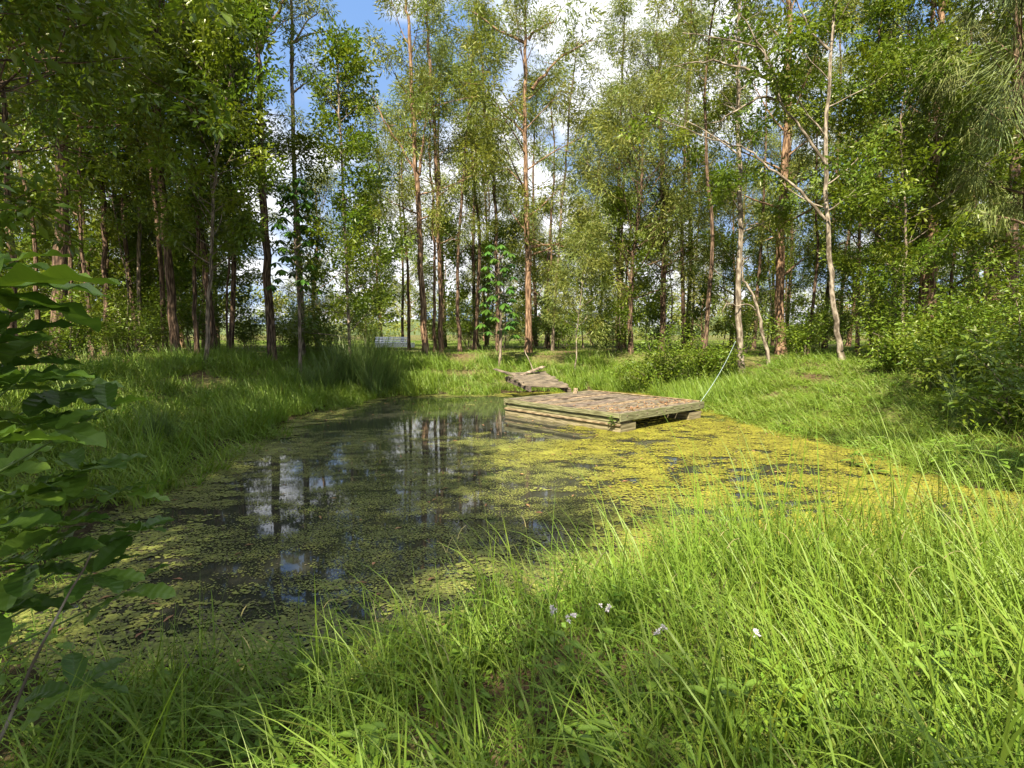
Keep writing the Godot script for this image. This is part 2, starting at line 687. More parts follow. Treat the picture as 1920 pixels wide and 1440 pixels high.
# one tree: trunk along a line of points (world metres), limbs with twigs, leaf clumps on the twigs
func tree(called: String, label: String, pts_in: Array, r0: float, bark: String, kind: String, o: Dictionary) -> Node3D:
	rng.seed = hash(label) + int(pts_in[0].x * 977.0) + int(pts_in[0].z * 1361.0)
	var world := PackedVector3Array(pts_in)
	var g := ground_h(world[0].x, world[0].z)
	world[0].y = minf(g, world[0].y if o.get("keep", false) else g) - 0.05
	if world[1].y < world[0].y + 0.4:
		world[1].y = world[0].y + 0.4
	var total: float = o.get("h", 0.0)
	var last := world[world.size() - 1]
	if total > last.y + 0.5:
		var d := (last - world[world.size() - 2]).normalized()
		d = (d + Vector3(0, 0.5, 0)).normalized()
		var grow := (total - last.y) / d.y
		world.append(last + d * grow * 0.5 + rv(0.12))
		world.append(last + d * grow + rv(0.25))
	var base := world[0]
	var root := thing(called, base, label, "tree", o.get("group", ""))
	var local := PackedVector3Array()
	for p in world:
		local.append(p - base)
	var line := smooth_line(local, 5)
	for k in range(1, line.size()):
		line[k] += Vector3(noise2.get_noise_2d(base.x * 7.0 + k * 0.35, 3.0), 0, noise2.get_noise_2d(base.z * 7.0 + k * 0.35, 9.0)) * 0.07
	r0 *= 0.8
	var r1: float = o.get("r1", r0 * 0.22)
	var tb := MB.new()
	tube(tb, line, r0, r1, 9, 0.18, 0.35)
	var where := []
	# limbs given by hand: arrays of world points
	for l in o.get("limbs", []):
		var lp := PackedVector3Array()
		for p in l:
			lp.append((p as Vector3) - base)
		var ll := smooth_line(lp, 4)
		for k in range(1, ll.size()):
			ll[k] += rv(0.035)
		var lb := MB.new()
		var lr: float = o.get("limb_r", r0 * 0.42)
		tube(lb, ll, lr, lr * 0.25, 6, 0.12)
		for k in o.get("limb_twigs", 4):
			var at := ll[int(lerpf(ll.size() * 0.35, ll.size() - 1, (k + 0.5) / o.get("limb_twigs", 4)))]
			var d := (Vector3(rng.randf_range(-1, 1), rng.randf_range(0.1, 0.9), rng.randf_range(-1, 1))).normalized()
			twig(lb, at, d, rng.randf_range(0.6, 1.3), lr * 0.3, where if o.get("limb_leaves", true) else [])
		if o.get("limb_leaves", true):
			where.append(bough_at(ll[ll.size() - 1], ll[ll.size() - 1] - ll[ll.size() - 2], 0.8))
		part(root, "limb", lb.done(), bark)
	# limbs grown
	var nl: int = o.get("n", 16)
	var c0: float = o.get("c0", 0.35)
	var ll0: float = o.get("len", 2.4)
	var shape: String = o.get("shape", "oval")
	var az := rng.randf() * TAU
	var run := PackedFloat32Array([0.0])
	for k in range(1, line.size()):
		run.append(run[k - 1] + line[k].distance_to(line[k - 1]))
	for s in nl:
		var f := (s + rng.randf()) / nl
		var t := lerpf(c0, 0.985, f)
		var far := t * run[run.size() - 1]
		var k := 1
		while k < line.size() - 1 and run[k] < far:
			k += 1
		var at := line[k - 1].lerp(line[k], clampf((far - run[k - 1]) / maxf(run[k] - run[k - 1], 0.001), 0.0, 1.0))
		az += 2.4 + rng.randf_range(-0.5, 0.5)
		var reach := ll0 * (sin(PI * clampf(0.18 + 0.78 * f, 0, 1)) if shape == "oval" else (1.05 - 0.8 * f)) * rng.randf_range(0.65, 1.25)
		var el := lerpf(o.get("el0", 0.35), o.get("el1", 1.0), f) + rng.randf_range(-0.2, 0.2)
		var d := Vector3(cos(az) * cos(el), sin(el), sin(az) * cos(el))
		var ll := PackedVector3Array([at])
		var q := at
		var segs := 5
		for j in segs:
			d = (d + Vector3(0, o.get("curve", 0.06), 0) + rv(0.16)).normalized()
			q += d * reach / segs
			ll.append(q)
		var lr := clampf(lerpf(r0, r1, t) * 0.42, 0.012, 0.09)
		tube(tb, ll, lr, 0.006, 5, 0.0)
		var nt: int = o.get("twigs", 3)
		for j in nt:
			var ff := lerpf(0.35, 1.0, (j + rng.randf()) / nt)
			var p := ll[0].lerp(ll[5], ff)
			var kk := clampi(int(ff * 5), 0, 4)
			p = ll[kk].lerp(ll[kk + 1], ff * 5 - kk)
			var td := (d + rv(0.95)).normalized()
			twig(tb, p, td, reach * rng.randf_range(0.2, 0.4) + 0.2, lr * 0.4, where)
		where.append(bough_at(q - d * 0.3, d, 0.9))
	part(root, "trunk", tb.done(), bark)
	foliage(root, kind, where, "crown", o.get("tone", Color.WHITE))
	return root


func clump_at(p: Vector3) -> Transform3D:
	var s := rng.randf_range(0.7, 1.25)
	return Transform3D(Basis.from_euler(Vector3(rng.randf_range(-0.35, 0.35), rng.randf() * TAU, rng.randf_range(-0.35, 0.35))).scaled(Vector3(s, s, s)), p)


func bough_at(p: Vector3, d: Vector3, size: float) -> Transform3D:
	var x := d.normalized()
	x.y = clampf(x.y, -0.5, 0.75)
	x = x.normalized()
	var y := (Vector3.UP - x * x.y + rv(0.25)).normalized()
	var z := x.cross(y).normalized()
	y = z.cross(x)
	var s := size * rng.randf_range(0.8, 1.2)
	return Transform3D(Basis(x * s, y * s, z * s), p)


func twig(mb: MB, at: Vector3, d: Vector3, length: float, r: float, where: Array) -> void:
	var mid := at + d * length * 0.5 + rv(length * 0.08)
	var end := at + d * length + Vector3(0, -0.06 * length, 0)
	tube(mb, PackedVector3Array([at, mid, end]), maxf(r, 0.006), 0.003, 3)
	where.append(bough_at(at.lerp(end, 0.35), d, clampf(length, 0.75, 1.15)))


const TREES := [
	["stringybark_tree", "dark brown trunk with creased bark, the thickest of the shaded bank, leaning slightly", [Vector3(-9.38, 0.58, -16.00), Vector3(-9.49, 2.79, -16.00), Vector3(-9.57, 5.12, -16.00), Vector3(-9.57, 7.94, -16.00), Vector3(-9.46, 10.68, -16.00)], 0.170, "bark_brown", "broad", {"h": 14.6, "n": 26, "c0": 0.42, "len": 2.6}],
	["stringybark_tree", "straight brown trunk behind the leaning thick trunk of the shaded bank", [Vector3(-9.18, 0.60, -17.50), Vector3(-9.27, 3.52, -17.50), Vector3(-9.47, 6.21, -17.50), Vector3(-9.59, 8.82, -17.50), Vector3(-9.57, 11.51, -17.50)], 0.140, "bark_brown", "broad", {"h": 14.6, "n": 24, "c0": 0.42, "len": 2.4}],
	["slender_tree", "thin dark tree between two brown trunks on the shaded bank", [Vector3(-9.12, 0.64, -16.50), Vector3(-9.11, 2.82, -16.50), Vector3(-8.89, 4.92, -16.50), Vector3(-8.68, 6.69, -16.50)], 0.085, "bark_brown", "broad", {"h": 9.5, "n": 18, "c0": 0.42, "len": 1.6}],
	["forked_gum_tree", "tall gum on the shaded bank forking into two bare limbs against blue sky", [Vector3(-7.16, 0.76, -17.00), Vector3(-7.21, 3.47, -17.00), Vector3(-7.27, 6.54, -17.00), Vector3(-7.25, 8.92, -17.00), Vector3(-7.25, 9.87, -17.00), Vector3(-7.35, 11.24, -17.00)], 0.170, "bark_brown", "gum", {"h": 14.6, "n": 14, "c0": 0.42, "len": 1.5, "limb_r": 0.09, "limb_twigs": 3, "limb_leaves": false, "limbs": [[Vector3(-7.23, 9.82, -17.00), Vector3(-6.94, 10.57, -17.10), Vector3(-6.58, 11.20, -17.20), Vector3(-6.12, 12.27, -17.30)], [Vector3(-7.32, 6.54, -17.00), Vector3(-7.56, 7.29, -17.00), Vector3(-7.72, 7.88, -16.80)]]}],
	["bare_gum_tree", "slim nearly leafless gum trunk standing against blue sky", [Vector3(-6.98, 1.12, -19.00), Vector3(-6.99, 4.02, -19.00), Vector3(-7.07, 6.92, -19.00), Vector3(-7.04, 9.92, -19.00), Vector3(-6.98, 12.35, -19.00)], 0.125, "bark_grey", "gum", {"h": 14.6, "n": 8, "c0": 0.62, "len": 1.2, "limb_r": 0.045, "limb_twigs": 3, "limb_leaves": false, "limbs": [[Vector3(-7.04, 9.51, -19.00), Vector3(-6.74, 9.84, -19.20), Vector3(-6.45, 10.22, -19.40), Vector3(-6.10, 10.30, -19.50)], [Vector3(-6.97, 11.03, -19.00), Vector3(-6.56, 11.68, -19.10), Vector3(-6.16, 12.13, -19.20)], [Vector3(-6.97, 11.06, -19.00), Vector3(-6.31, 11.40, -19.10), Vector3(-5.66, 11.48, -19.20)], [Vector3(-7.04, 7.43, -19.00), Vector3(-6.86, 7.68, -19.10), Vector3(-6.60, 7.76, -19.20)]]}],
	["dark_leaved_tree", "narrow dark leaved tree rising beside the tall sedge clumps", [Vector3(-4.95, 1.34, -17.50), Vector3(-5.01, 4.16, -17.50), Vector3(-5.08, 6.99, -17.50), Vector3(-5.14, 8.97, -17.50)], 0.070, "bark_grey", "broad", {"h": 10.2, "n": 34, "c0": 0.12, "len": 1.75, "shape": "cone", "el0": 0.2, "el1": 0.8}],
	["pale_barked_gum", "gum with a pale patch of peeled bark on its lower trunk", [Vector3(-3.19, 0.99, -21.00), Vector3(-3.30, 4.25, -21.00), Vector3(-3.41, 7.28, -21.00), Vector3(-3.53, 9.86, -21.00), Vector3(-3.60, 12.39, -21.00)], 0.160, "bark_red", "gum", {"h": 14.6, "n": 14, "c0": 0.27, "len": 2.4, "limb_r": 0.06, "limbs": [[Vector3(-3.43, 7.56, -21.00), Vector3(-3.95, 8.46, -21.20), Vector3(-4.63, 9.51, -21.30), Vector3(-5.02, 10.39, -21.40)], [Vector3(-3.33, 7.46, -21.00), Vector3(-3.14, 8.95, -21.00), Vector3(-3.00, 10.15, -20.80)]]}],
	["twin_gum_tree", "slim straight gum, the taller of a close pair on the far bank", [Vector3(-2.72, 0.95, -22.00), Vector3(-2.78, 4.77, -22.00), Vector3(-2.84, 8.32, -22.00), Vector3(-3.06, 11.77, -22.00), Vector3(-3.17, 14.01, -22.00)], 0.120, "bark_red", "gum", {"h": 14.6, "n": 15, "c0": 0.27, "len": 2.3}],
	["twin_gum_tree", "thin gum, the lesser of a close pair on the far bank", [Vector3(-3.05, 1.06, -22.60), Vector3(-3.04, 4.03, -22.60), Vector3(-3.06, 6.89, -22.60), Vector3(-3.17, 8.50, -22.60)], 0.085, "bark_red", "gum", {"h": 11.5, "n": 10, "c0": 0.5, "len": 1.6}],
	["young_gum_tree", "crooked young gum between the close pair and the umbrella tree", [Vector3(-2.05, 1.06, -22.50), Vector3(-2.15, 3.60, -22.50), Vector3(-2.03, 6.06, -22.50), Vector3(-1.80, 8.47, -22.50), Vector3(-1.63, 10.44, -22.50)], 0.100, "bark_brown", "gum", {"h": 13.0, "n": 12, "c0": 0.27, "len": 2.0}],
	["young_gum_tree", "slim gum rising directly behind the glossy umbrella tree on the far bank", [Vector3(-0.58, 1.39, -24.00), Vector3(-0.64, 5.04, -24.00), Vector3(-0.75, 8.06, -24.00), Vector3(-1.04, 10.18, -24.00), Vector3(-1.19, 12.26, -24.00)], 0.110, "bark_brown", "gum", {"h": 14.5, "n": 12, "c0": 0.27, "len": 2.2}],
	["red_gum_tree", "tall straight red barked gum behind the broken gangway", [Vector3(0.65, 1.21, -22.50), Vector3(0.62, 4.84, -22.50), Vector3(0.53, 8.47, -22.50), Vector3(0.50, 12.38, -22.50), Vector3(0.50, 14.29, -22.50)], 0.185, "bark_red", "gum", {"h": 14.6, "n": 18, "c0": 0.27, "len": 2.8, "limb_r": 0.07, "limbs": [[Vector3(0.77, 11.06, -22.50), Vector3(1.43, 11.89, -22.70), Vector3(2.15, 12.57, -22.90), Vector3(3.10, 13.15, -23.10)], [Vector3(0.52, 12.73, -22.50), Vector3(-0.41, 13.25, -22.70), Vector3(-1.62, 14.07, -22.80)], [Vector3(0.60, 12.86, -22.50), Vector3(1.00, 13.14, -22.30), Vector3(1.58, 13.37, -22.20)], [Vector3(0.51, 9.30, -22.50), Vector3(0.20, 9.79, -22.60), Vector3(-0.31, 10.22, -22.70), Vector3(-0.62, 10.75, -22.80)], [Vector3(0.75, 5.20, -22.50), Vector3(1.25, 5.26, -22.60), Vector3(2.09, 5.38, -22.70)]]}],
	["young_gum_tree", "dark thin gum with forking top beside the tall red barked gum", [Vector3(1.74, 1.50, -24.50), Vector3(1.95, 5.11, -24.50), Vector3(2.23, 8.63, -24.50), Vector3(2.39, 11.21, -24.50)], 0.090, "bark_grey", "gum", {"h": 13.5, "n": 12, "c0": 0.2, "len": 2.2}],
	["willowy_tree", "broad leafy olive green tree with dark forking stems behind the dense bush", [Vector3(4.59, 1.49, -22.00), Vector3(4.54, 3.16, -22.00), Vector3(4.63, 4.97, -22.00), Vector3(4.84, 6.75, -22.00), Vector3(4.91, 8.32, -22.00)], 0.130, "bark_brown", "fine", {"h": 10.6, "n": 40, "c0": 0.2, "len": 3.1, "limbs": [[Vector3(4.53, 3.66, -22.00), Vector3(4.28, 4.98, -22.10), Vector3(4.07, 6.80, -22.20)], [Vector3(4.53, 3.56, -22.00), Vector3(3.89, 3.98, -22.10), Vector3(3.32, 4.31, -22.40)]]}],
	["willowy_tree", "tall dense olive green tree filling the gap above the dense bush", [Vector3(6.55, 1.49, -25.00), Vector3(6.58, 5.17, -25.00), Vector3(6.37, 9.21, -25.00), Vector3(6.18, 12.48, -25.00)], 0.170, "bark_brown", "fine", {"h": 14.6, "n": 44, "c0": 0.2, "len": 3.4}],
	["pale_sapling", "slender pale stemmed sapling with light foliage on the far bank", [Vector3(2.22, 0.77, -20.00), Vector3(2.28, 2.11, -20.00), Vector3(2.38, 3.04, -20.00), Vector3(2.45, 3.77, -20.00)], 0.030, "bark_pale", "fine", {"h": 4.9, "n": 16, "c0": 0.27, "len": 0.85}],
	["mooring_tree", "straight trunk with a pale scarred base that the mooring rope is tied to", [Vector3(6.87, 0.73, -17.00), Vector3(6.70, 2.85, -17.00), Vector3(6.66, 5.32, -17.00), Vector3(6.51, 8.33, -17.00), Vector3(6.44, 10.37, -17.00)], 0.125, "bark_pale", "broad", {"h": 14.5, "n": 19, "c0": 0.27, "len": 2.2}],
	["leaning_stump", "leaning dead pale trunk with one crooked bare arm", [Vector3(7.69, 0.89, -17.00), Vector3(7.37, 2.22, -17.00), Vector3(7.07, 3.04, -17.00), Vector3(6.81, 3.40, -17.00)], 0.075, "bark_pale", "broad", {"n": 0, "r1": 0.03, "limb_r": 0.03, "limb_twigs": 0, "limb_leaves": false, "limbs": [[Vector3(7.22, 2.51, -17.00), Vector3(6.95, 2.66, -16.90), Vector3(6.64, 2.62, -16.80), Vector3(6.24, 2.68, -16.70), Vector3(6.10, 2.34, -16.70)], [Vector3(6.84, 3.38, -17.00), Vector3(6.81, 3.79, -17.00), Vector3(6.82, 4.11, -17.10)]]}],
	["stringybark_tree", "thick shaggy red brown trunk behind the leaning dead trunk", [Vector3(9.44, 1.27, -20.00), Vector3(9.27, 4.50, -20.00), Vector3(9.32, 7.73, -20.00), Vector3(9.28, 11.20, -20.00), Vector3(9.25, 12.90, -20.00)], 0.220, "bark_red", "gum", {"h": 14.6, "n": 22, "c0": 0.2, "len": 3.0}],
	["pale_branching_tree", "pale grey tree with long bare arching branches over the far shore", [Vector3(8.72, 0.74, -15.00), Vector3(8.48, 2.17, -15.00), Vector3(8.18, 4.23, -15.00), Vector3(8.03, 6.24, -15.00), Vector3(8.00, 8.21, -15.00), Vector3(8.08, 10.13, -15.00)], 0.100, "bark_pale", "broad", {"h": 13.5, "n": 14, "c0": 0.27, "len": 1.8, "limb_r": 0.042, "limb_twigs": 6, "limb_leaves": false, "limbs": [[Vector3(8.07, 4.75, -15.00), Vector3(7.46, 5.47, -15.10), Vector3(6.69, 6.13, -15.30), Vector3(6.20, 6.67, -15.50), Vector3(5.45, 7.01, -15.80), Vector3(3.91, 7.64, -16.00)], [Vector3(8.04, 6.09, -15.00), Vector3(7.29, 7.00, -14.90), Vector3(6.70, 7.61, -14.80), Vector3(6.19, 8.77, -14.70), Vector3(5.67, 9.64, -14.80)], [Vector3(6.80, 7.69, -15.00), Vector3(6.42, 8.55, -14.90), Vector3(5.83, 9.01, -14.80), Vector3(4.20, 9.15, -14.70)], [Vector3(6.61, 8.21, -15.00), Vector3(5.69, 8.58, -15.10), Vector3(4.91, 8.75, -15.20), Vector3(4.12, 8.67, -15.30)], [Vector3(7.97, 8.92, -15.00), Vector3(7.38, 9.44, -14.90), Vector3(6.90, 10.14, -14.80)], [Vector3(6.86, 7.65, -14.90), Vector3(6.27, 7.79, -15.10), Vector3(5.63, 7.44, -15.20), Vector3(5.23, 7.24, -15.20)]]}],
	["dark_slim_tree", "slim dark trunk behind the pale branching tree", [Vector3(11.81, 1.05, -19.50), Vector3(11.74, 3.00, -19.50), Vector3(11.72, 5.84, -19.50), Vector3(11.98, 9.29, -19.50), Vector3(11.98, 11.63, -19.50)], 0.090, "bark_brown", "broad", {"h": 13.5, "n": 20, "c0": 0.2, "len": 2.3}],
	["twin_stringybark", "sunlit tan trunk, the slimmer of two standing together", [Vector3(13.63, 1.30, -19.00), Vector3(13.55, 4.36, -19.00), Vector3(13.44, 6.92, -19.00), Vector3(13.38, 9.09, -19.00), Vector3(13.32, 11.38, -19.00)], 0.160, "bark_red", "broad", {"h": 14.6, "n": 17, "c0": 0.27, "len": 2.4}],
	["twin_stringybark", "brown trunk forking high up, the thicker of two standing together", [Vector3(13.24, 1.17, -18.00), Vector3(13.07, 4.72, -18.00), Vector3(12.97, 7.93, -18.00), Vector3(12.92, 10.57, -18.00), Vector3(12.88, 11.79, -18.00)], 0.200, "bark_red", "broad", {"h": 14.6, "n": 20, "c0": 0.2, "len": 2.8, "limbs": [[Vector3(12.94, 7.74, -18.00), Vector3(13.22, 8.51, -18.10), Vector3(13.51, 9.58, -18.20), Vector3(13.65, 11.03, -18.30)]]}],
	["stringybark_tree", "very thick dark trunk at the dark shrubby bank", [Vector3(14.87, 1.19, -17.00), Vector3(14.71, 4.09, -17.00), Vector3(14.54, 7.58, -17.00), Vector3(14.36, 11.24, -17.00)], 0.240, "bark_brown", "broad", {"h": 14.6, "n": 19, "c0": 0.2, "len": 2.6}],
	["stringybark_tree", "thick sunlit tan trunk on the lawn behind the very thick dark trunk", [Vector3(21.94, 1.43, -26.00), Vector3(21.80, 5.31, -26.00), Vector3(21.66, 9.50, -26.00)], 0.300, "bark_red", "gum", {"h": 14.6, "n": 17, "c0": 0.27, "len": 2.8}],
	["stringybark_tree", "tan trunk on the lawn behind the shrubby bank", [Vector3(20.49, 1.49, -25.00), Vector3(20.07, 4.72, -25.00), Vector3(19.62, 9.21, -25.00)], 0.190, "bark_red", "gum", {"h": 14.6, "n": 17, "c0": 0.27, "len": 2.6}],
	["dark_slim_tree", "slim dark leaning tree between the twin trunks and the very thick trunk", [Vector3(13.63, 1.24, -18.00), Vector3(13.73, 3.24, -18.00), Vector3(13.82, 5.04, -18.00), Vector3(13.80, 6.66, -18.00)], 0.075, "bark_brown", "broad", {"h": 8.5, "n": 17, "c0": 0.2, "len": 1.9}],
	["she_oak_tree", "feathery she-oak with drooping needle foliage at the top of the wood", [Vector3(13.28, 0.94, -14.50), Vector3(13.02, 3.76, -14.50), Vector3(12.74, 6.10, -14.50), Vector3(12.41, 8.62, -14.50)], 0.160, "bark_brown", "oak", {"h": 12.5, "n": 29, "c0": 0.27, "len": 2.6, "curve": 0.0}],
	["leafy_tree", "bright green leafy tree spreading before the twin trunks", [Vector3(10.63, 0.88, -15.50), Vector3(10.55, 2.76, -15.50), Vector3(10.54, 4.73, -15.50), Vector3(10.30, 6.39, -15.50)], 0.060, "bark_grey", "broad", {"h": 8.6, "n": 26, "c0": 0.2, "len": 2.1}],
	["stringybark_tree", "thick dark trunk behind the large leaved shrub", [Vector3(-11.16, 0.91, -14.00), Vector3(-11.01, 2.67, -14.00), Vector3(-10.82, 4.70, -14.00), Vector3(-10.62, 7.18, -14.00), Vector3(-10.43, 9.57, -14.00)], 0.240, "bark_brown", "broad", {"h": 14.0, "n": 26, "c0": 0.38, "len": 2.6}],
	["dark_slim_tree", "black slanting trunk seen just above the large leaved shrub", [Vector3(-9.78, 1.05, -11.00), Vector3(-9.55, 2.48, -11.00), Vector3(-9.49, 4.08, -11.00), Vector3(-9.46, 6.02, -11.00)], 0.110, "bark_brown", "broad", {"h": 11.0, "n": 24, "c0": 0.38, "len": 2.2}],
	["dark_slim_tree", "curved slim trunk in the shaded wood beside the thick dark trunk", [Vector3(-12.49, 0.79, -17.00), Vector3(-12.56, 3.16, -17.00), Vector3(-12.66, 5.02, -17.00), Vector3(-12.49, 7.58, -17.00)], 0.090, "bark_brown", "broad", {"h": 11.0, "n": 24, "c0": 0.38, "len": 2.2}],
	["slender_tree", "straight slim trunk deep in the shaded wood", [Vector3(-13.53, 0.68, -19.00), Vector3(-13.39, 4.02, -19.00), Vector3(-13.28, 7.43, -19.00), Vector3(-13.18, 10.73, -19.00)], 0.120, "bark_brown", "broad", {"h": 14.6, "n": 26, "c0": 0.38, "len": 2.6}],
	["slender_tree", "slim grey trunk among saplings of the shaded wood", [Vector3(-13.11, 0.62, -20.00), Vector3(-12.91, 4.14, -20.00), Vector3(-12.71, 7.73, -20.00), Vector3(-12.63, 11.20, -20.00)], 0.100, "bark_grey", "broad", {"h": 14.0, "n": 26, "c0": 0.38, "len": 2.6}],
	["slender_tree", "very thin dark stem beside the straight brown trunk of the shaded bank", [Vector3(-8.77, 0.68, -17.50), Vector3(-8.65, 2.88, -17.50), Vector3(-8.50, 4.95, -17.50), Vector3(-8.54, 6.52, -17.50)], 0.045, "bark_brown", "broad", {"h": 8.5, "n": 18, "c0": 0.38, "len": 1.5}],
	["leafy_tree", "bright sunlit leafy tree reaching before the forked gum", [Vector3(-8.11, 0.74, -15.00), Vector3(-7.85, 3.28, -15.00), Vector3(-7.60, 5.85, -15.00), Vector3(-7.33, 7.30, -15.00)], 0.070, "bark_grey", "broad", {"h": 9.5, "n": 30, "c0": 0.27, "len": 2.0}],
	["overhanging_tree", "dense dark leaved tree overhanging the near corner of the pond", [Vector3(-6.30, 0.80, -3.60), Vector3(-6.00, 2.50, -3.90), Vector3(-5.60, 4.00, -4.30), Vector3(-5.20, 5.40, -4.60)], 0.130, "bark_brown", "near", {"h": 7.0, "n": 60, "c0": 0.2, "len": 2.7, "el0": 0.0, "el1": 0.8}],
	["overhanging_tree", "dark leaved tree of the shaded bank behind the overhanging tree", [Vector3(-8.60, 0.80, -8.20), Vector3(-8.40, 3.00, -8.40), Vector3(-8.20, 5.50, -8.60), Vector3(-8.00, 7.50, -8.60)], 0.130, "bark_brown", "near", {"h": 9.5, "n": 44, "c0": 0.25, "len": 2.9}],
	["shade_tree", "tall leafy tree standing beside the overhanging tree on the near shore", [Vector3(-7.40, 0.50, -2.60), Vector3(-7.30, 5.00, -2.60), Vector3(-7.20, 9.00, -2.50), Vector3(-7.20, 12.00, -2.60)], 0.200, "bark_brown", "broad", {"h": 15.0, "n": 23, "c0": 0.5, "len": 3.0}],
	["shade_tree", "tall leafy tree beside the large leaved shrub of the near bank", [Vector3(-6.40, 0.50, 1.00), Vector3(-6.30, 5.00, 1.00), Vector3(-6.20, 9.00, 1.10), Vector3(-6.20, 10.00, 1.00)], 0.200, "bark_brown", "broad", {"h": 13.0, "n": 23, "c0": 0.5, "len": 3.0}],
	["shade_tree", "tall leafy tree behind the large leaved shrub of the near bank", [Vector3(-8.00, 0.50, 3.00), Vector3(-7.90, 5.00, 3.00), Vector3(-7.80, 9.00, 3.10), Vector3(-7.80, 13.00, 3.00)], 0.200, "bark_brown", "broad", {"h": 16.0, "n": 23, "c0": 0.5, "len": 3.0}],
	["shade_tree", "tall leafy tree on the near bank between two other tall trees", [Vector3(-6.70, 0.50, 5.80), Vector3(-6.60, 5.00, 5.80), Vector3(-6.50, 9.00, 5.90), Vector3(-6.50, 13.00, 5.80)], 0.200, "bark_brown", "broad", {"h": 16.0, "n": 23, "c0": 0.5, "len": 3.0}],
	["shade_tree", "tall leafy tree on the slope behind the overhanging tree", [Vector3(-11.00, 0.50, -6.00), Vector3(-10.90, 5.00, -6.00), Vector3(-10.80, 9.00, -5.90), Vector3(-10.80, 12.00, -6.00)], 0.200, "bark_brown", "broad", {"h": 15.0, "n": 23, "c0": 0.5, "len": 3.0}],
	["shade_tree", "tall leafy tree deep in the shaded wood past the overhanging tree", [Vector3(-12.50, 0.50, -11.00), Vector3(-12.40, 5.00, -11.00), Vector3(-12.30, 9.00, -10.90), Vector3(-12.30, 12.00, -11.00)], 0.200, "bark_brown", "broad", {"h": 15.0, "n": 23, "c0": 0.5, "len": 3.0}],
	["shade_tree", "tall leafy tree furthest behind the near bank", [Vector3(-4.60, 0.50, 8.60), Vector3(-4.50, 5.00, 8.60), Vector3(-4.40, 9.00, 8.70), Vector3(-4.40, 9.00, 8.60)], 0.200, "bark_brown", "broad", {"h": 12.0, "n": 23, "c0": 0.5, "len": 3.0}],
	["shade_tree", "broad leafy tree standing on the bank below the dark shrubs", [Vector3(5.70, 0.50, -1.40), Vector3(5.70, 4.00, -1.40), Vector3(5.70, 7.00, -1.50), Vector3(5.70, 9.00, -1.50)], 0.150, "bark_brown", "broad", {"h": 12.0, "n": 30, "c0": 0.5, "len": 2.4}],
	["shade_tree", "second leafy tree standing on the bank below the dark shrubs", [Vector3(8.60, 0.50, -2.60), Vector3(8.60, 4.00, -2.60), Vector3(8.60, 7.00, -2.60), Vector3(8.60, 9.00, -2.60)], 0.150, "bark_brown", "broad", {"h": 12.0, "n": 26, "c0": 0.5, "len": 2.4}],
	["shade_tree", "low gum standing behind the long grass of the near bank", [Vector3(3.70, 0.50, 4.50), Vector3(3.70, 4.00, 4.50), Vector3(3.80, 6.00, 4.40), Vector3(3.80, 8.00, 4.50)], 0.130, "bark_brown", "gum", {"h": 10.0, "n": 22, "c0": 0.5, "len": 2.0}],
]
const UMBRELLAS := [
	["glossy young umbrella tree with large drooping leaves on the far bank", -0.42, -19.50, 4.47, 1.54, 34],
	["tall umbrella tree with large hanging leaves beside the forked gum", -6.15, -16.50, 5.74, 2.82, 38],
]
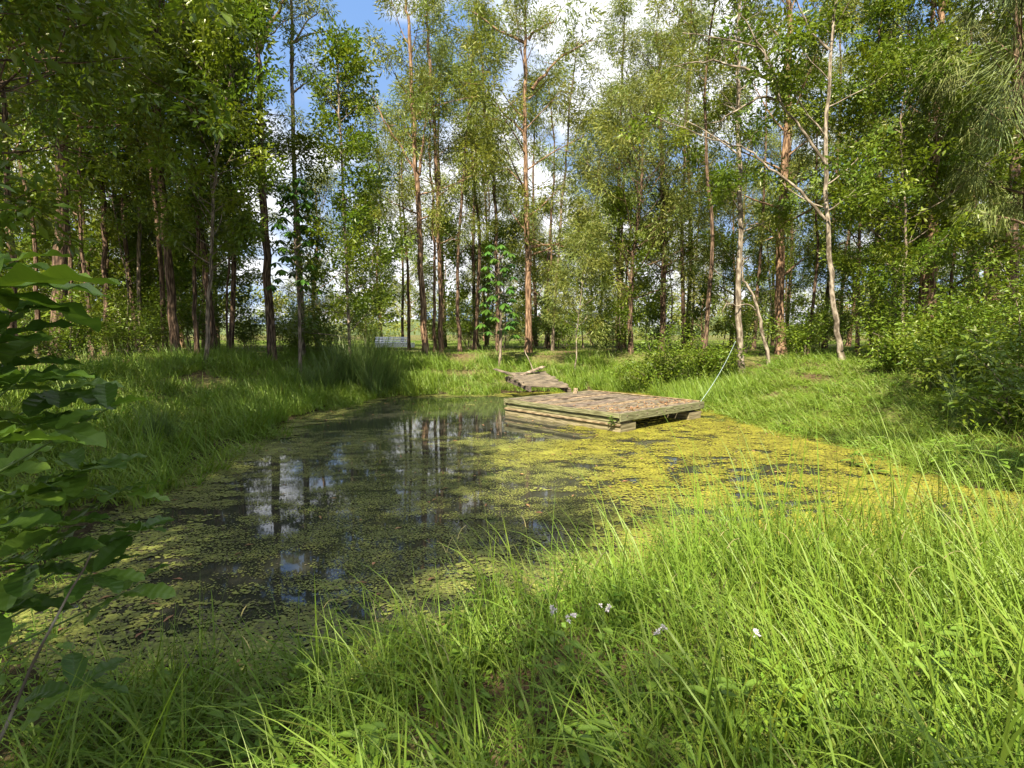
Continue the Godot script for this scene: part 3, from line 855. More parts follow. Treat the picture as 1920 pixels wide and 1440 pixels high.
const BUSHES := [
	["bank_shrub", "dark tangled shrub low over the water below the very thick dark trunk", 7.38, -8.20, 0.90, 1.10, 90, "bush", "", Color.WHITE],
	["bank_shrub", "dark tangled shrub in the hollow of the sloping bank", 8.10, -10.20, 1.00, 1.10, 100, "bush", "", Color.WHITE],
	["bank_shrub", "low leafy shrub on the crest of the sloping bank", 8.60, -12.50, 0.80, 0.90, 70, "bush", "", Color.WHITE],
	["dense_bush", "dense rounded bright green bush on the bank behind the pontoon", 4.52, -17.50, 1.35, 1.60, 150, "bush", "", Color.WHITE],
	["dense_bush", "bush joined to the dense bright bush at the foot of the mooring tree", 5.85, -17.30, 1.00, 1.50, 90, "bush", "", Color.WHITE],
	["leafy_bush", "loose leafy bush before the shaggy red brown trunk", 8.62, -17.00, 0.90, 1.30, 60, "bush", "", Color.WHITE],
	["leafy_bush", "upright leafy bush reaching over the pale branching tree's foot", 10.04, -15.50, 1.30, 3.20, 130, "bush", "", Color.WHITE],
	["dark_bush", "dark shrub below the slim dark leaning tree", 9.92, -13.50, 1.30, 1.50, 120, "bush", "dark shrubs of the sloping bank", Color.WHITE],
	["dark_bush", "dark shrub below the tan trunk of the lawn", 10.65, -13.00, 1.30, 1.60, 120, "bush", "dark shrubs of the sloping bank", Color.WHITE],
	["dark_bush", "dark shrub at the water side of the sloping bank's dark end", 10.36, -11.50, 1.20, 1.70, 120, "bush", "dark shrubs of the sloping bank", Color.WHITE],
	["dark_bush", "dark shrub before the twin trunks", 12.32, -16.00, 1.40, 1.40, 110, "bush", "dark shrubs of the sloping bank", Color.WHITE],
	["dark_bush", "dark shrub at the foot of the very thick dark trunk", 14.14, -16.00, 1.50, 1.70, 110, "bush", "dark shrubs of the sloping bank", Color.WHITE],
	["wood_shrub", "dark leafy shrub of the shaded wood before the slim grey trunk", -11.51, -17.00, 1.30, 1.90, 120, "bush", "shrubs of the shaded wood", Color.WHITE],
	["wood_shrub", "dark leafy shrub of the shaded wood before the thick dark trunk", -10.16, -13.00, 1.10, 1.60, 100, "bush", "shrubs of the shaded wood", Color.WHITE],
	["wood_shrub", "dark leafy shrub of the shaded wood at the foot of the bare gum", -7.51, -20.00, 1.00, 1.70, 90, "bush", "shrubs of the shaded wood", Color.WHITE],
	["far_shrub", "leafy shrub beyond the far bank beside the silver bench", -7.34, -29.00, 1.20, 2.00, 100, "bush", "shrubs beyond the far bank", Color.WHITE],
	["far_shrub", "leafy shrub beyond the far bank behind the close pair of gums", -2.02, -27.00, 1.40, 2.20, 100, "bush", "shrubs beyond the far bank", Color.WHITE],
	["far_shrub", "leafy shrub beyond the far bank behind the pale sapling", 2.53, -27.00, 1.50, 2.60, 110, "bush", "shrubs beyond the far bank", Color.WHITE],
	["far_shrub", "leafy shrub beyond the far bank behind the willowy tree", 4.62, -29.00, 1.50, 2.40, 110, "bush", "shrubs beyond the far bank", Color.WHITE],
	["far_shrub", "leafy shrub beyond the far bank behind the shaggy red brown trunk", 12.06, -23.00, 1.50, 2.40, 110, "bush", "shrubs beyond the far bank", Color.WHITE],
]
const BACK := [[-28.5, -30.4, 2, "in the wood behind the large leaved shrub"], [-27.5, -30.4, 0, "in the wood behind the large leaved shrub"], [-23.9, -26.5, 2, "in the wood behind the large leaved shrub"], [-28.1, -32.6, 0, "in the wood behind the large leaved shrub"], [-27.1, -32.2, 1, "in the wood behind the large leaved shrub"], [-22.8, -28.0, 0, "in the shaded wood beyond the slim trunks"], [-20.2, -25.7, 2, "in the shaded wood beyond the slim trunks"], [-23.2, -30.7, 2, "in the shaded wood beyond the slim trunks"], [-15.4, -21.0, 0, "in the shaded wood beyond the slim trunks"], [-15.5, -21.8, 0, "in the shaded wood beyond the slim trunks"], [-13.6, -20.1, 2, "in the shaded wood beyond the brown trunks"], [-14.6, -22.3, 2, "in the shaded wood beyond the brown trunks"], [-21.6, -33.5, 0, "in the shaded wood beyond the brown trunks"], [-17.4, -28.8, 2, "in the shaded wood beyond the brown trunks"], [-17.1, -29.7, 1, "in the shaded wood beyond the brown trunks"], [-14.3, -25.1, 2, "in the shaded wood beyond the brown trunks"], [-12.5, -23.7, 2, "in the shaded wood beyond the brown trunks"], [-14.7, -28.4, 0, "in the shaded wood beyond the brown trunks"], [-10.8, -31.8, 1, "beyond the umbrella tree and the forked gum"], [-8.2, -31.9, 2, "beyond the tall sedge clumps"], [-6.5, -33.7, 0, "beyond the tall sedge clumps"], [-3.5, -29.7, 0, "beyond the close pair of gums"], [-1.8, -28.6, 0, "beyond the close pair of gums"], [-1.6, -36.2, 0, "beyond the tall red barked gum"], [1.4, -33.4, 0, "beyond the tall red barked gum"], [2.1, -33.1, 1, "beyond the tall red barked gum"], [5.3, -38.0, 0, "beyond the willowy trees"], [4.8, -25.4, 0, "beyond the willowy trees"], [6.2, -32.0, 0, "beyond the willowy trees"], [7.9, -34.1, 2, "beyond the willowy trees"], [9.1, -29.8, 0, "beyond the mooring tree"], [11.9, -37.7, 0, "beyond the mooring tree"], [10.7, -28.0, 1, "beyond the mooring tree"], [13.5, -34.0, 1, "beyond the mooring tree"], [15.9, -34.8, 0, "beyond the pale branching tree"], [13.7, -28.6, 0, "beyond the pale branching tree"], [15.0, -27.4, 0, "beyond the pale branching tree"], [19.0, -32.3, 1, "beyond the pale branching tree"], [18.8, -29.8, 0, "beyond the slim dark trunk"], [18.3, -27.8, 2, "beyond the slim dark trunk"], [19.9, -29.1, 1, "beyond the slim dark trunk"], [25.3, -35.3, 0, "beyond the twin trunks"], [25.7, -32.4, 0, "beyond the twin trunks"], [21.3, -25.7, 0, "beyond the very thick dark trunk"], [29.3, -34.7, 0, "beyond the very thick dark trunk"], [30.9, -34.8, 2, "beyond the very thick dark trunk"], [31.0, -33.0, 2, "beyond the very thick dark trunk"], [-50.7, -56.1, 1, "far in the wood behind the large leaved shrub"], [-33.3, -47.3, 1, "far in the shaded wood beyond the slim trunks"], [-35.7, -61.1, 1, "far in the shaded wood beyond the brown trunks"], [-19.8, -57.5, 1, "far beyond the umbrella tree and the forked gum"], [-9.3, -51.3, 1, "far beyond the tall sedge clumps"], [-2.8, -58.0, 1, "far beyond the tall red barked gum"], [1.8, -48.9, 1, "far beyond the tall red barked gum"], [10.8, -58.9, 1, "far beyond the willowy trees"], [16.5, -49.3, 1, "far beyond the mooring tree"], [25.2, -52.6, 0, "far beyond the pale branching tree"], [28.2, -49.2, 1, "far beyond the pale branching tree"], [31.4, -43.6, 1, "far beyond the twin trunks"], [41.7, -45.4, 1, "far beyond the very thick dark trunk"], [-25.7, -27.5, 2, "in the wood behind the large leaved shrub"], [-23.5, -26.2, 2, "in the wood behind the large leaved shrub"], [-17.4, -20.2, 2, "in the wood behind the large leaved shrub"], [-20.7, -25.0, 2, "in the shaded wood beyond the slim trunks"], [-20.5, -25.5, 2, "in the shaded wood beyond the slim trunks"], [-20.7, -27.8, 2, "in the shaded wood beyond the slim trunks"], [-15.6, -21.1, 2, "in the shaded wood beyond the slim trunks"], [-16.1, -23.9, 2, "in the shaded wood beyond the brown trunks"], [-15.0, -22.8, 2, "in the shaded wood beyond the brown trunks"], [-13.5, -21.9, 2, "in the shaded wood beyond the brown trunks"], [-14.0, -23.2, 2, "in the shaded wood beyond the brown trunks"], [-14.4, -26.9, 2, "in the shaded wood beyond the brown trunks"], [-12.1, -24.4, 2, "in the shaded wood beyond the brown trunks"], [-7.2, -30.4, 2, "beyond the tall sedge clumps"], [-3.3, -28.3, 2, "beyond the close pair of gums"], [-1.7, -29.4, 2, "beyond the close pair of gums"], [-0.4, -27.3, 2, "beyond the tall red barked gum"], [1.9, -33.7, 2, "beyond the tall red barked gum"], [3.6, -28.8, 2, "beyond the willowy trees"], [4.3, -22.3, 2, "beyond the willowy trees"], [7.1, -26.1, 2, "beyond the mooring tree"], [9.9, -26.8, 2, "beyond the mooring tree"], [11.9, -26.8, 2, "beyond the pale branching tree"], [14.0, -26.0, 2, "beyond the pale branching tree"], [14.0, -21.8, 2, "beyond the slim dark trunk"], [16.5, -22.9, 2, "beyond the twin trunks"], [18.7, -22.2, 2, "beyond the very thick dark trunk"], [17.4, -20.2, 2, "beyond the very thick dark trunk"], [-14.9, -17.9, 3, "in the shaded wood beyond the slim trunks"], [-13.6, -17.6, 3, "in the shaded wood beyond the slim trunks"], [-16.9, -22.5, 3, "in the shaded wood beyond the slim trunks"], [-14.5, -20.3, 3, "in the shaded wood beyond the slim trunks"], [-13.4, -20.5, 3, "in the shaded wood beyond the brown trunks"], [-14.0, -22.5, 3, "in the shaded wood beyond the brown trunks"], [-11.4, -18.8, 3, "in the shaded wood beyond the brown trunks"], [-11.4, -21.0, 3, "in the shaded wood beyond the brown trunks"], [-8.8, -17.8, 3, "in the shaded wood beyond the brown trunks"], [-6.9, -30.5, 3, "beyond the tall sedge clumps"], [-4.6, -25.5, 3, "beyond the tall sedge clumps"], [-1.6, -24.1, 3, "beyond the close pair of gums"], [-1.4, -30.8, 3, "beyond the tall red barked gum"], [1.9, -29.9, 3, "beyond the tall red barked gum"], [4.7, -31.4, 3, "beyond the willowy trees"], [5.6, -28.3, 3, "beyond the willowy trees"], [7.2, -23.8, 3, "beyond the mooring tree"], [6.2, -18.5, 3, "beyond the mooring tree"], [11.0, -26.0, 3, "beyond the mooring tree"], [10.4, -20.1, 3, "beyond the pale branching tree"], [16.5, -28.7, 3, "beyond the pale branching tree"], [14.8, -23.4, 3, "beyond the slim dark trunk"], [14.2, -21.1, 3, "beyond the slim dark trunk"], [20.7, -26.1, 3, "beyond the twin trunks"], [19.5, -23.4, 3, "beyond the very thick dark trunk"]]
const THICKET := [[-23.9, -26.7, "in the wood behind the large leaved shrub"], [-25.3, -28.3, "in the wood behind the large leaved shrub"], [-22.1, -26.1, "in the wood behind the large leaved shrub"], [-20.9, -26.8, "in the shaded wood beyond the slim trunks"], [-17.1, -22.2, "in the shaded wood beyond the slim trunks"], [-14.5, -20.6, "in the shaded wood beyond the slim trunks"], [-15.8, -23.6, "in the shaded wood beyond the brown trunks"], [-16.8, -25.8, "in the shaded wood beyond the brown trunks"], [-12.4, -20.2, "in the shaded wood beyond the brown trunks"], [-11.1, -19.8, "in the shaded wood beyond the brown trunks"], [-13.6, -25.3, "in the shaded wood beyond the brown trunks"], [-13.4, -28.7, "in the shaded wood beyond the brown trunks"], [-10.8, -23.7, "beyond the umbrella tree and the forked gum"], [-10.4, -25.6, "beyond the umbrella tree and the forked gum"], [-10.5, -29.3, "beyond the umbrella tree and the forked gum"], [-6.4, -19.6, "beyond the umbrella tree and the forked gum"], [-3.7, -28.4, "beyond the close pair of gums"], [-2.5, -31.6, "beyond the close pair of gums"], [-0.3, -32.0, "beyond the tall red barked gum"], [0.9, -29.4, "beyond the tall red barked gum"], [2.3, -29.3, "beyond the tall red barked gum"], [4.6, -31.7, "beyond the willowy trees"], [4.0, -22.3, "beyond the willowy trees"], [7.1, -27.4, "beyond the mooring tree"], [8.4, -27.1, "beyond the mooring tree"], [8.5, -20.9, "beyond the mooring tree"], [9.9, -20.9, "beyond the pale branching tree"], [13.1, -25.9, "beyond the pale branching tree"], [16.6, -28.8, "beyond the pale branching tree"], [15.3, -23.2, "beyond the slim dark trunk"], [15.1, -20.3, "beyond the twin trunks"], [16.5, -20.5, "beyond the twin trunks"], [24.6, -29.5, "beyond the very thick dark trunk"], [20.7, -22.2, "beyond the very thick dark trunk"]]
const WEEDS := [[0.78, -2.00, 0.30, "broad_leaved_weed", "bright broad leaved weed low in the near grass", "broad leaved weeds of the near bank"], [1.08, -2.00, 0.28, "broad_leaved_weed", "bright broad leaved weed low in the near grass", "broad leaved weeds of the near bank"], [1.65, -2.10, 0.34, "broad_leaved_weed", "bright broad leaved weed low in the near grass", "broad leaved weeds of the near bank"], [2.03, -2.30, 0.30, "broad_leaved_weed", "bright broad leaved weed low in the near grass", "broad leaved weeds of the near bank"], [-0.52, -2.00, 0.26, "broad_leaved_weed", "bright broad leaved weed low in the near grass", "broad leaved weeds of the near bank"], [-1.12, -2.20, 0.24, "broad_leaved_weed", "bright broad leaved weed low in the near grass", "broad leaved weeds of the near bank"], [0.27, -1.95, 0.25, "broad_leaved_weed", "bright broad leaved weed low in the near grass", "broad leaved weeds of the near bank"], [4.64, -7.60, 0.40, "water_weed", "leafy green weed standing in the shallows below the sloping bank", "water weeds below the sloping bank"], [4.68, -7.20, 0.42, "water_weed", "leafy green weed standing in the shallows below the sloping bank", "water weeds below the sloping bank"], [5.54, -6.90, 0.50, "water_weed", "leafy green weed standing in the shallows below the sloping bank", "water weeds below the sloping bank"], [5.57, -7.30, 0.45, "water_weed", "leafy green weed standing in the shallows below the sloping bank", "water weeds below the sloping bank"], [5.64, -6.40, 0.50, "water_weed", "leafy green weed standing in the shallows below the sloping bank", "water weeds below the sloping bank"]]
const SEDGES := [
	[-4.94, -16.40, 1.20, "tall arching sedge clump at the far corner of the shore", "tall sedge clumps"],
	[-4.50, -16.60, 1.35, "tall arching sedge clump at the far corner of the shore", "tall sedge clumps"],
	[-4.03, -16.80, 1.40, "tall arching sedge clump at the far corner of the shore", "tall sedge clumps"],
	[-4.12, -16.20, 1.10, "tall arching sedge clump at the far corner of the shore", "tall sedge clumps"],
	[-5.05, -15.40, 0.90, "tall arching sedge clump at the far corner of the shore", "tall sedge clumps"],
	[-4.88, -17.00, 1.35, "tall arching sedge clump at the far corner of the shore", "tall sedge clumps"],
	[-3.60, -17.00, 1.05, "tall arching sedge clump at the far corner of the shore", "tall sedge clumps"],
	[-5.30, -15.00, 0.75, "tall arching sedge clump at the far corner of the shore", "tall sedge clumps"],
	[-5.22, -8.30, 0.62, "low sedge clump spreading over the water below the dense wood", ""],
	[7.40, -9.40, 0.60, "sedge clump on the bank below the dark shrubs", ""],
]
const WHORLS := [[-1.58, 1.93, -1.70, 0.34, 8], [-1.72, 2.01, -1.90, 0.27, 7], [-1.65, 1.87, -1.90, 0.20, 6], [-1.67, 1.76, -1.80, 0.29, 8], [-1.65, 1.69, -1.85, 0.22, 7], [-1.49, 1.65, -1.70, 0.22, 8], [-1.60, 1.60, -2.00, 0.19, 8], [-1.54, 1.51, -1.80, 0.20, 7], [-1.49, 1.49, -1.60, 0.22, 8], [-1.62, 1.29, -2.10, 0.19, 9], [-1.57, 1.17, -2.20, 0.17, 7], [-1.66, 1.25, -1.90, 0.20, 8], [-1.62, 1.11, -2.00, 0.18, 8], [-1.48, 1.02, -2.20, 0.15, 6], [-1.66, 1.01, -1.90, 0.19, 8], [-1.53, 0.93, -2.00, 0.19, 8], [-1.47, 0.82, -2.10, 0.16, 6], [-1.62, 1.19, -1.70, 0.20, 7], [-1.62, 0.49, -2.00, 0.18, 6], [-1.36, 1.55, -1.90, 0.16, 3], [-2.01, 1.25, -2.10, 0.22, 8], [-1.74, 0.88, -1.80, 0.20, 7]]
const STICKS := [
	["dead_cane", "long thin dead cane leaning through the creeper", [Vector3(-1.64, 0.49, -1.70), Vector3(-1.50, 0.82, -1.75), Vector3(-1.37, 1.09, -1.80)], 0.0060, "bark_pale"],
	["floating_stem", "pale reed stem floating below the dense wood", [Vector3(-5.08, -0.01, -7.90), Vector3(-4.71, -0.01, -8.10), Vector3(-4.24, -0.00, -8.40)], 0.0160, "dry_grass"],
	["dead_pole", "thin bare pole sticking up beside the gangway", [Vector3(0.69, 0.55, -17.00), Vector3(0.52, 1.02, -17.20), Vector3(0.36, 1.34, -17.30)], 0.0200, "bark_pale"],
]
const ROPE := [Vector3(6.62, 1.59, -16.90), Vector3(4.05, 0.30, -12.25)]
const FLOWERS := [[0.18, -2.50, 0.42], [0.40, -2.50, 0.42], [0.58, -2.20, 0.42], [0.24, -2.40, 0.42], [0.92, -2.10, 0.42]]



func trees() -> void:
	for a in TREES:
		tree(a[0], a[1], a[2], a[3], a[4], a[5], a[6])
	umbrella_trees()


func umbrella_trees() -> void:
	for a in UMBRELLAS:
		rng.seed = 900 + int(a[3] * 10.0)
		var base := Vector3(a[1], ground_h(a[1], a[2]) - 0.04, a[2])
		var root := thing("umbrella_tree", base, a[0], "tree")
		var top: float = a[3] - base.y
		var tb := MB.new()
		tube(tb, smooth_line(PackedVector3Array([Vector3.ZERO, Vector3(0.04, top * 0.4, 0.03), Vector3(-0.03, top * 0.75, 0), Vector3(0, top, 0)]), 4), 0.055, 0.03, 7, 0.1, 0.3)
		part(root, "trunk", tb.done(), "bark_grey")
		var where := []
		var n: int = a[5]
		for k in n:
			var f := (k + 0.5) / n
			var y := lerpf(a[4] - base.y, top, f)
			var ang := k * 2.4
			var reach := lerpf(0.62, 0.35, f) * rng.randf_range(0.8, 1.2)
			var st := Vector3(0, y, 0)
			var en := st + Vector3(cos(ang) * reach, 0.22 + 0.2 * f, sin(ang) * reach)
			var sb := MB.new()
			tube(sb, PackedVector3Array([st, st.lerp(en, 0.5) + Vector3(0, 0.06, 0), en]), 0.012, 0.006, 4)
			part(root, "leaf_stalk", sb.done(), "bark_grey")
			var s := rng.randf_range(0.85, 1.25)
			where.append(Transform3D(Basis.from_euler(Vector3(cos(ang) * 0.0, rng.randf() * TAU, 0)).scaled(Vector3(s, s, s)), en))
		foliage(root, "umbrella", where, "crown")


func copy_of(o: Node3D, called: String, at: Vector3, turn: float, s: float, label: String, group: String) -> Node3D:
	var c: Node3D = o.duplicate()
	c.name = numbered(called)
	add_child(c)
	c.position = at
	c.rotation.y = turn
	c.scale = Vector3(s, s, s)
	tag(c, label, "tree", group)
	return c


# trees further back on every side: a few grown ones and their copies
func back_wood() -> void:
	var protos := []
	var spots := BACK
	for k in spots.size():
		var a: Array = spots[k]
		var kind: int = a[2]
		var label: String = ["slender gum tree ", "bushy olive green gum tree ", "thin dark stemmed sapling ", "slim straight tree with small high crown "][kind] + a[3]
		var group: String = ["slender gums ", "bushy gums ", "saplings ", "slim pole trees "][kind] + a[3]
		var called: String = ["slender_gum_tree", "bushy_gum_tree", "thin_sapling", "slim_pole_tree"][kind]
		var base := Vector3(a[0], ground_h(a[0], a[1]) - 0.05, a[1])
		var mine := protos.filter(func(p): return p[0] == kind)
		if mine.size() < 3:
			var pts: Array
			var o: Dictionary
			if kind == 0:
				pts = [base, base + Vector3(0.1, 5, 0.1), base + Vector3(-0.2, 11, 0.2), base + Vector3(0.1, 15, 0)]
				o = {"h": 15.0, "n": 22, "c0": 0.22, "len": 2.5, "group": group}
			elif kind == 1:
				pts = [base, base + Vector3(-0.2, 3, 0.1), base + Vector3(0.2, 6, 0.2), base + Vector3(0.1, 9, 0)]
				o = {"h": 10.5, "n": 26, "c0": 0.1, "len": 2.8, "group": group}
			elif kind == 3:
				pts = [base, base + Vector3(0.2, 4, 0.1), base + Vector3(-0.1, 8, 0.2), base + Vector3(0.2, 12, 0)]
				o = {"h": 13.5, "n": 9, "c0": 0.5, "len": 1.5, "group": group}
			else:
				pts = [base, base + Vector3(0.15, 2, 0.1), base + Vector3(-0.1, 4.5, 0.1), base + Vector3(0.1, 6, 0)]
				o = {"h": 6.5, "n": 18, "c0": 0.12, "len": 1.3, "twigs": 2, "group": group}
			var made := tree(called, label, pts, [0.15, 0.17, 0.045, 0.1][kind], ["bark_brown", "bark_red", "bark_grey", "bark_brown"][kind], ["gum", "fine", "broad", "gum"][kind], o)
			protos.append([kind, made])
		else:
			rng.seed = 7000 + k
			var src: Node3D = mine[k % 3][1]
			copy_of(src, called, base, rng.randf() * TAU, rng.randf_range(0.8, 1.2), label, group)
	# a far wood that reads as one mass
	rng.seed = 61
	var where := []
	for k in 900:
		var az := rng.randf_range(-1.0, 1.0)
		var r := rng.randf_range(70.0, 120.0)
		var x := sin(az) * r
		var z := -cos(az) * r
		var top := 6.5 + 3.5 * noise.get_noise_2d(x * 0.25, z * 0.25)
		var s := rng.randf_range(0.9, 1.7)
		where.append(Transform3D(Basis.from_euler(Vector3(rng.randf(), rng.randf() * TAU, 0)).scaled(Vector3(s, s, s)), Vector3(x, 1.0 + top * pow(rng.randf(), 0.7), z)))
	var root := Node3D.new()
	root.name = "far_wood"
	add_child(root)
	tag(root, "far line of woodland closing the view beyond the lawn", "wood", "", "stuff")
	foliage(root, "far", where, "foliage")


# ------------------------------------------------------------------ bushes

func bush(called: String, label: String, at: Vector2, rx: float, h: float, n: int, kind: String, group := "", tone := Color.WHITE) -> Node3D:
	rng.seed = hash(label) + int(at.x * 313.0) + int(at.y * 577.0)
	var base := Vector3(at.x, ground_h(at.x, at.y) - 0.03, at.y)
	var root := thing(called, base, label, "shrub", group)
	var where := []
	var stems := maxi(5, n / 14)
	for k in stems:
		var a := k * 2.4 + rng.randf()
		var f := sqrt(rng.randf())
		var tip := Vector3(cos(a) * rx * f, h * rng.randf_range(0.4, 1.0) * (1.0 - 0.35 * f * f) * (1.5 if k % 4 == 0 else 1.0), sin(a) * rx * f)
		var sb := MB.new()
		var mid := Vector3(tip.x * 0.35, tip.y * 0.55, tip.z * 0.35) + rv(0.06)
		tube(sb, smooth_line(PackedVector3Array([Vector3(cos(a), 0, sin(a)) * 0.08, mid, tip]), 3), 0.018, 0.005, 4)
		part(root, "stem", sb.done(), "bark_grey")
		for j in n / stems:
			var p := mid.lerp(tip, rng.randf_range(-0.25, 1.1)) + rv(rx * 0.2)
			p.y = maxf(p.y, 0.1)
			where.append(clump_at(p))
	foliage(root, kind, where, "foliage", tone)
	return root


func undergrowth() -> void:
	for a in BUSHES:
		bush(a[0], a[1], Vector2(a[2], a[3]), a[4], a[5], a[6], a[7], a[8], a[9])
	var made := []
	for k in THICKET.size():
		var a: Array = THICKET[k]
		var label: String = "rounded leafy shrub of the undergrowth " + a[2]
		var group: String = "undergrowth shrubs " + a[2]
		if k < 4:
			made.append(bush("undergrowth_shrub", label, Vector2(a[0], a[1]), [1.0, 1.3, 0.9, 1.2][k], [1.7, 2.4, 2.8, 1.5][k], [70, 100, 90, 80][k], "bush", group))
		else:
			rng.seed = 8000 + k
			var src: Node3D = made[k % 4]
			var c: Node3D = src.duplicate()
			c.name = numbered("undergrowth_shrub")
			add_child(c)
			c.position = Vector3(a[0], ground_h(a[0], a[1]) - 0.04, a[1])
			c.rotation.y = rng.randf() * TAU
			c.scale = Vector3.ONE * rng.randf_range(0.75, 1.25)
			tag(c, label, "shrub", group)


# ------------------------------------------------------------------ timber

func plank(l: float, w: float, h: float, wear := 0.004, segs := 5) -> ArrayMesh:
	# along x, chamfered and slightly uneven
	var mb := MB.new()
	var c := minf(0.006, h * 0.25)
	var ring := [[-w / 2 + c, h / 2], [w / 2 - c, h / 2], [w / 2, h / 2 - c], [w / 2, -h / 2 + c], [w / 2 - c, -h / 2], [-w / 2 + c, -h / 2], [-w / 2, -h / 2 + c], [-w / 2, h / 2 - c]]
	var nrm := [[0, 1], [0, 1], [1, 0], [1, 0], [0, -1], [0, -1], [-1, 0], [-1, 0]]
	var off := rng.randf() * 9.0
	var k := 0.86 + 0.28 * rng.randf()
	var col := Color(k, k * rng.randf_range(0.95, 1.03), k * rng.randf_range(0.9, 1.05))
	for s in segs + 1:
		var x := lerpf(-l / 2, l / 2, float(s) / segs)
		var dy := rng.randf_range(-wear, wear)
		var dz := rng.randf_range(-wear, wear) * 0.7
		for j in 8:
			mb.vert(Vector3(x + (rng.randf_range(-wear, wear) * 2.0 if s == 0 or s == segs else 0.0), ring[j][1] + dy, ring[j][0] + dz), Vector3(0, nrm[j][1], nrm[j][0]), col, Vector2(x + off, ring[j][0] + ring[j][1] + off))
	for s in segs:
		for j in 8:
			var a := s * 8 + j
			var b := s * 8 + (j + 1) % 8
			mb.tri(a, b, a + 8)
			mb.tri(b, b + 8, a + 8)
	for e in 2:
		var s0 := 0 if e == 0 else segs * 8
		var cen := mb.vert(Vector3(-l / 2 if e == 0 else l / 2, 0, 0), Vector3(-1 if e == 0 else 1, 0, 0), col, Vector2(off, off))
		var first := mb.v.size()
		for j in 8:
			mb.vert(mb.v[s0 + j], Vector3(-1 if e == 0 else 1, 0, 0), col, Vector2(off + ring[j][0] * 0.3, off + ring[j][1]))
		for j in 8:
			if e == 0:
				mb.tri(first + (j + 1) % 8, first + j, cen)
			else:
				mb.tri(first + j, first + (j + 1) % 8, cen)
	return mb.done()


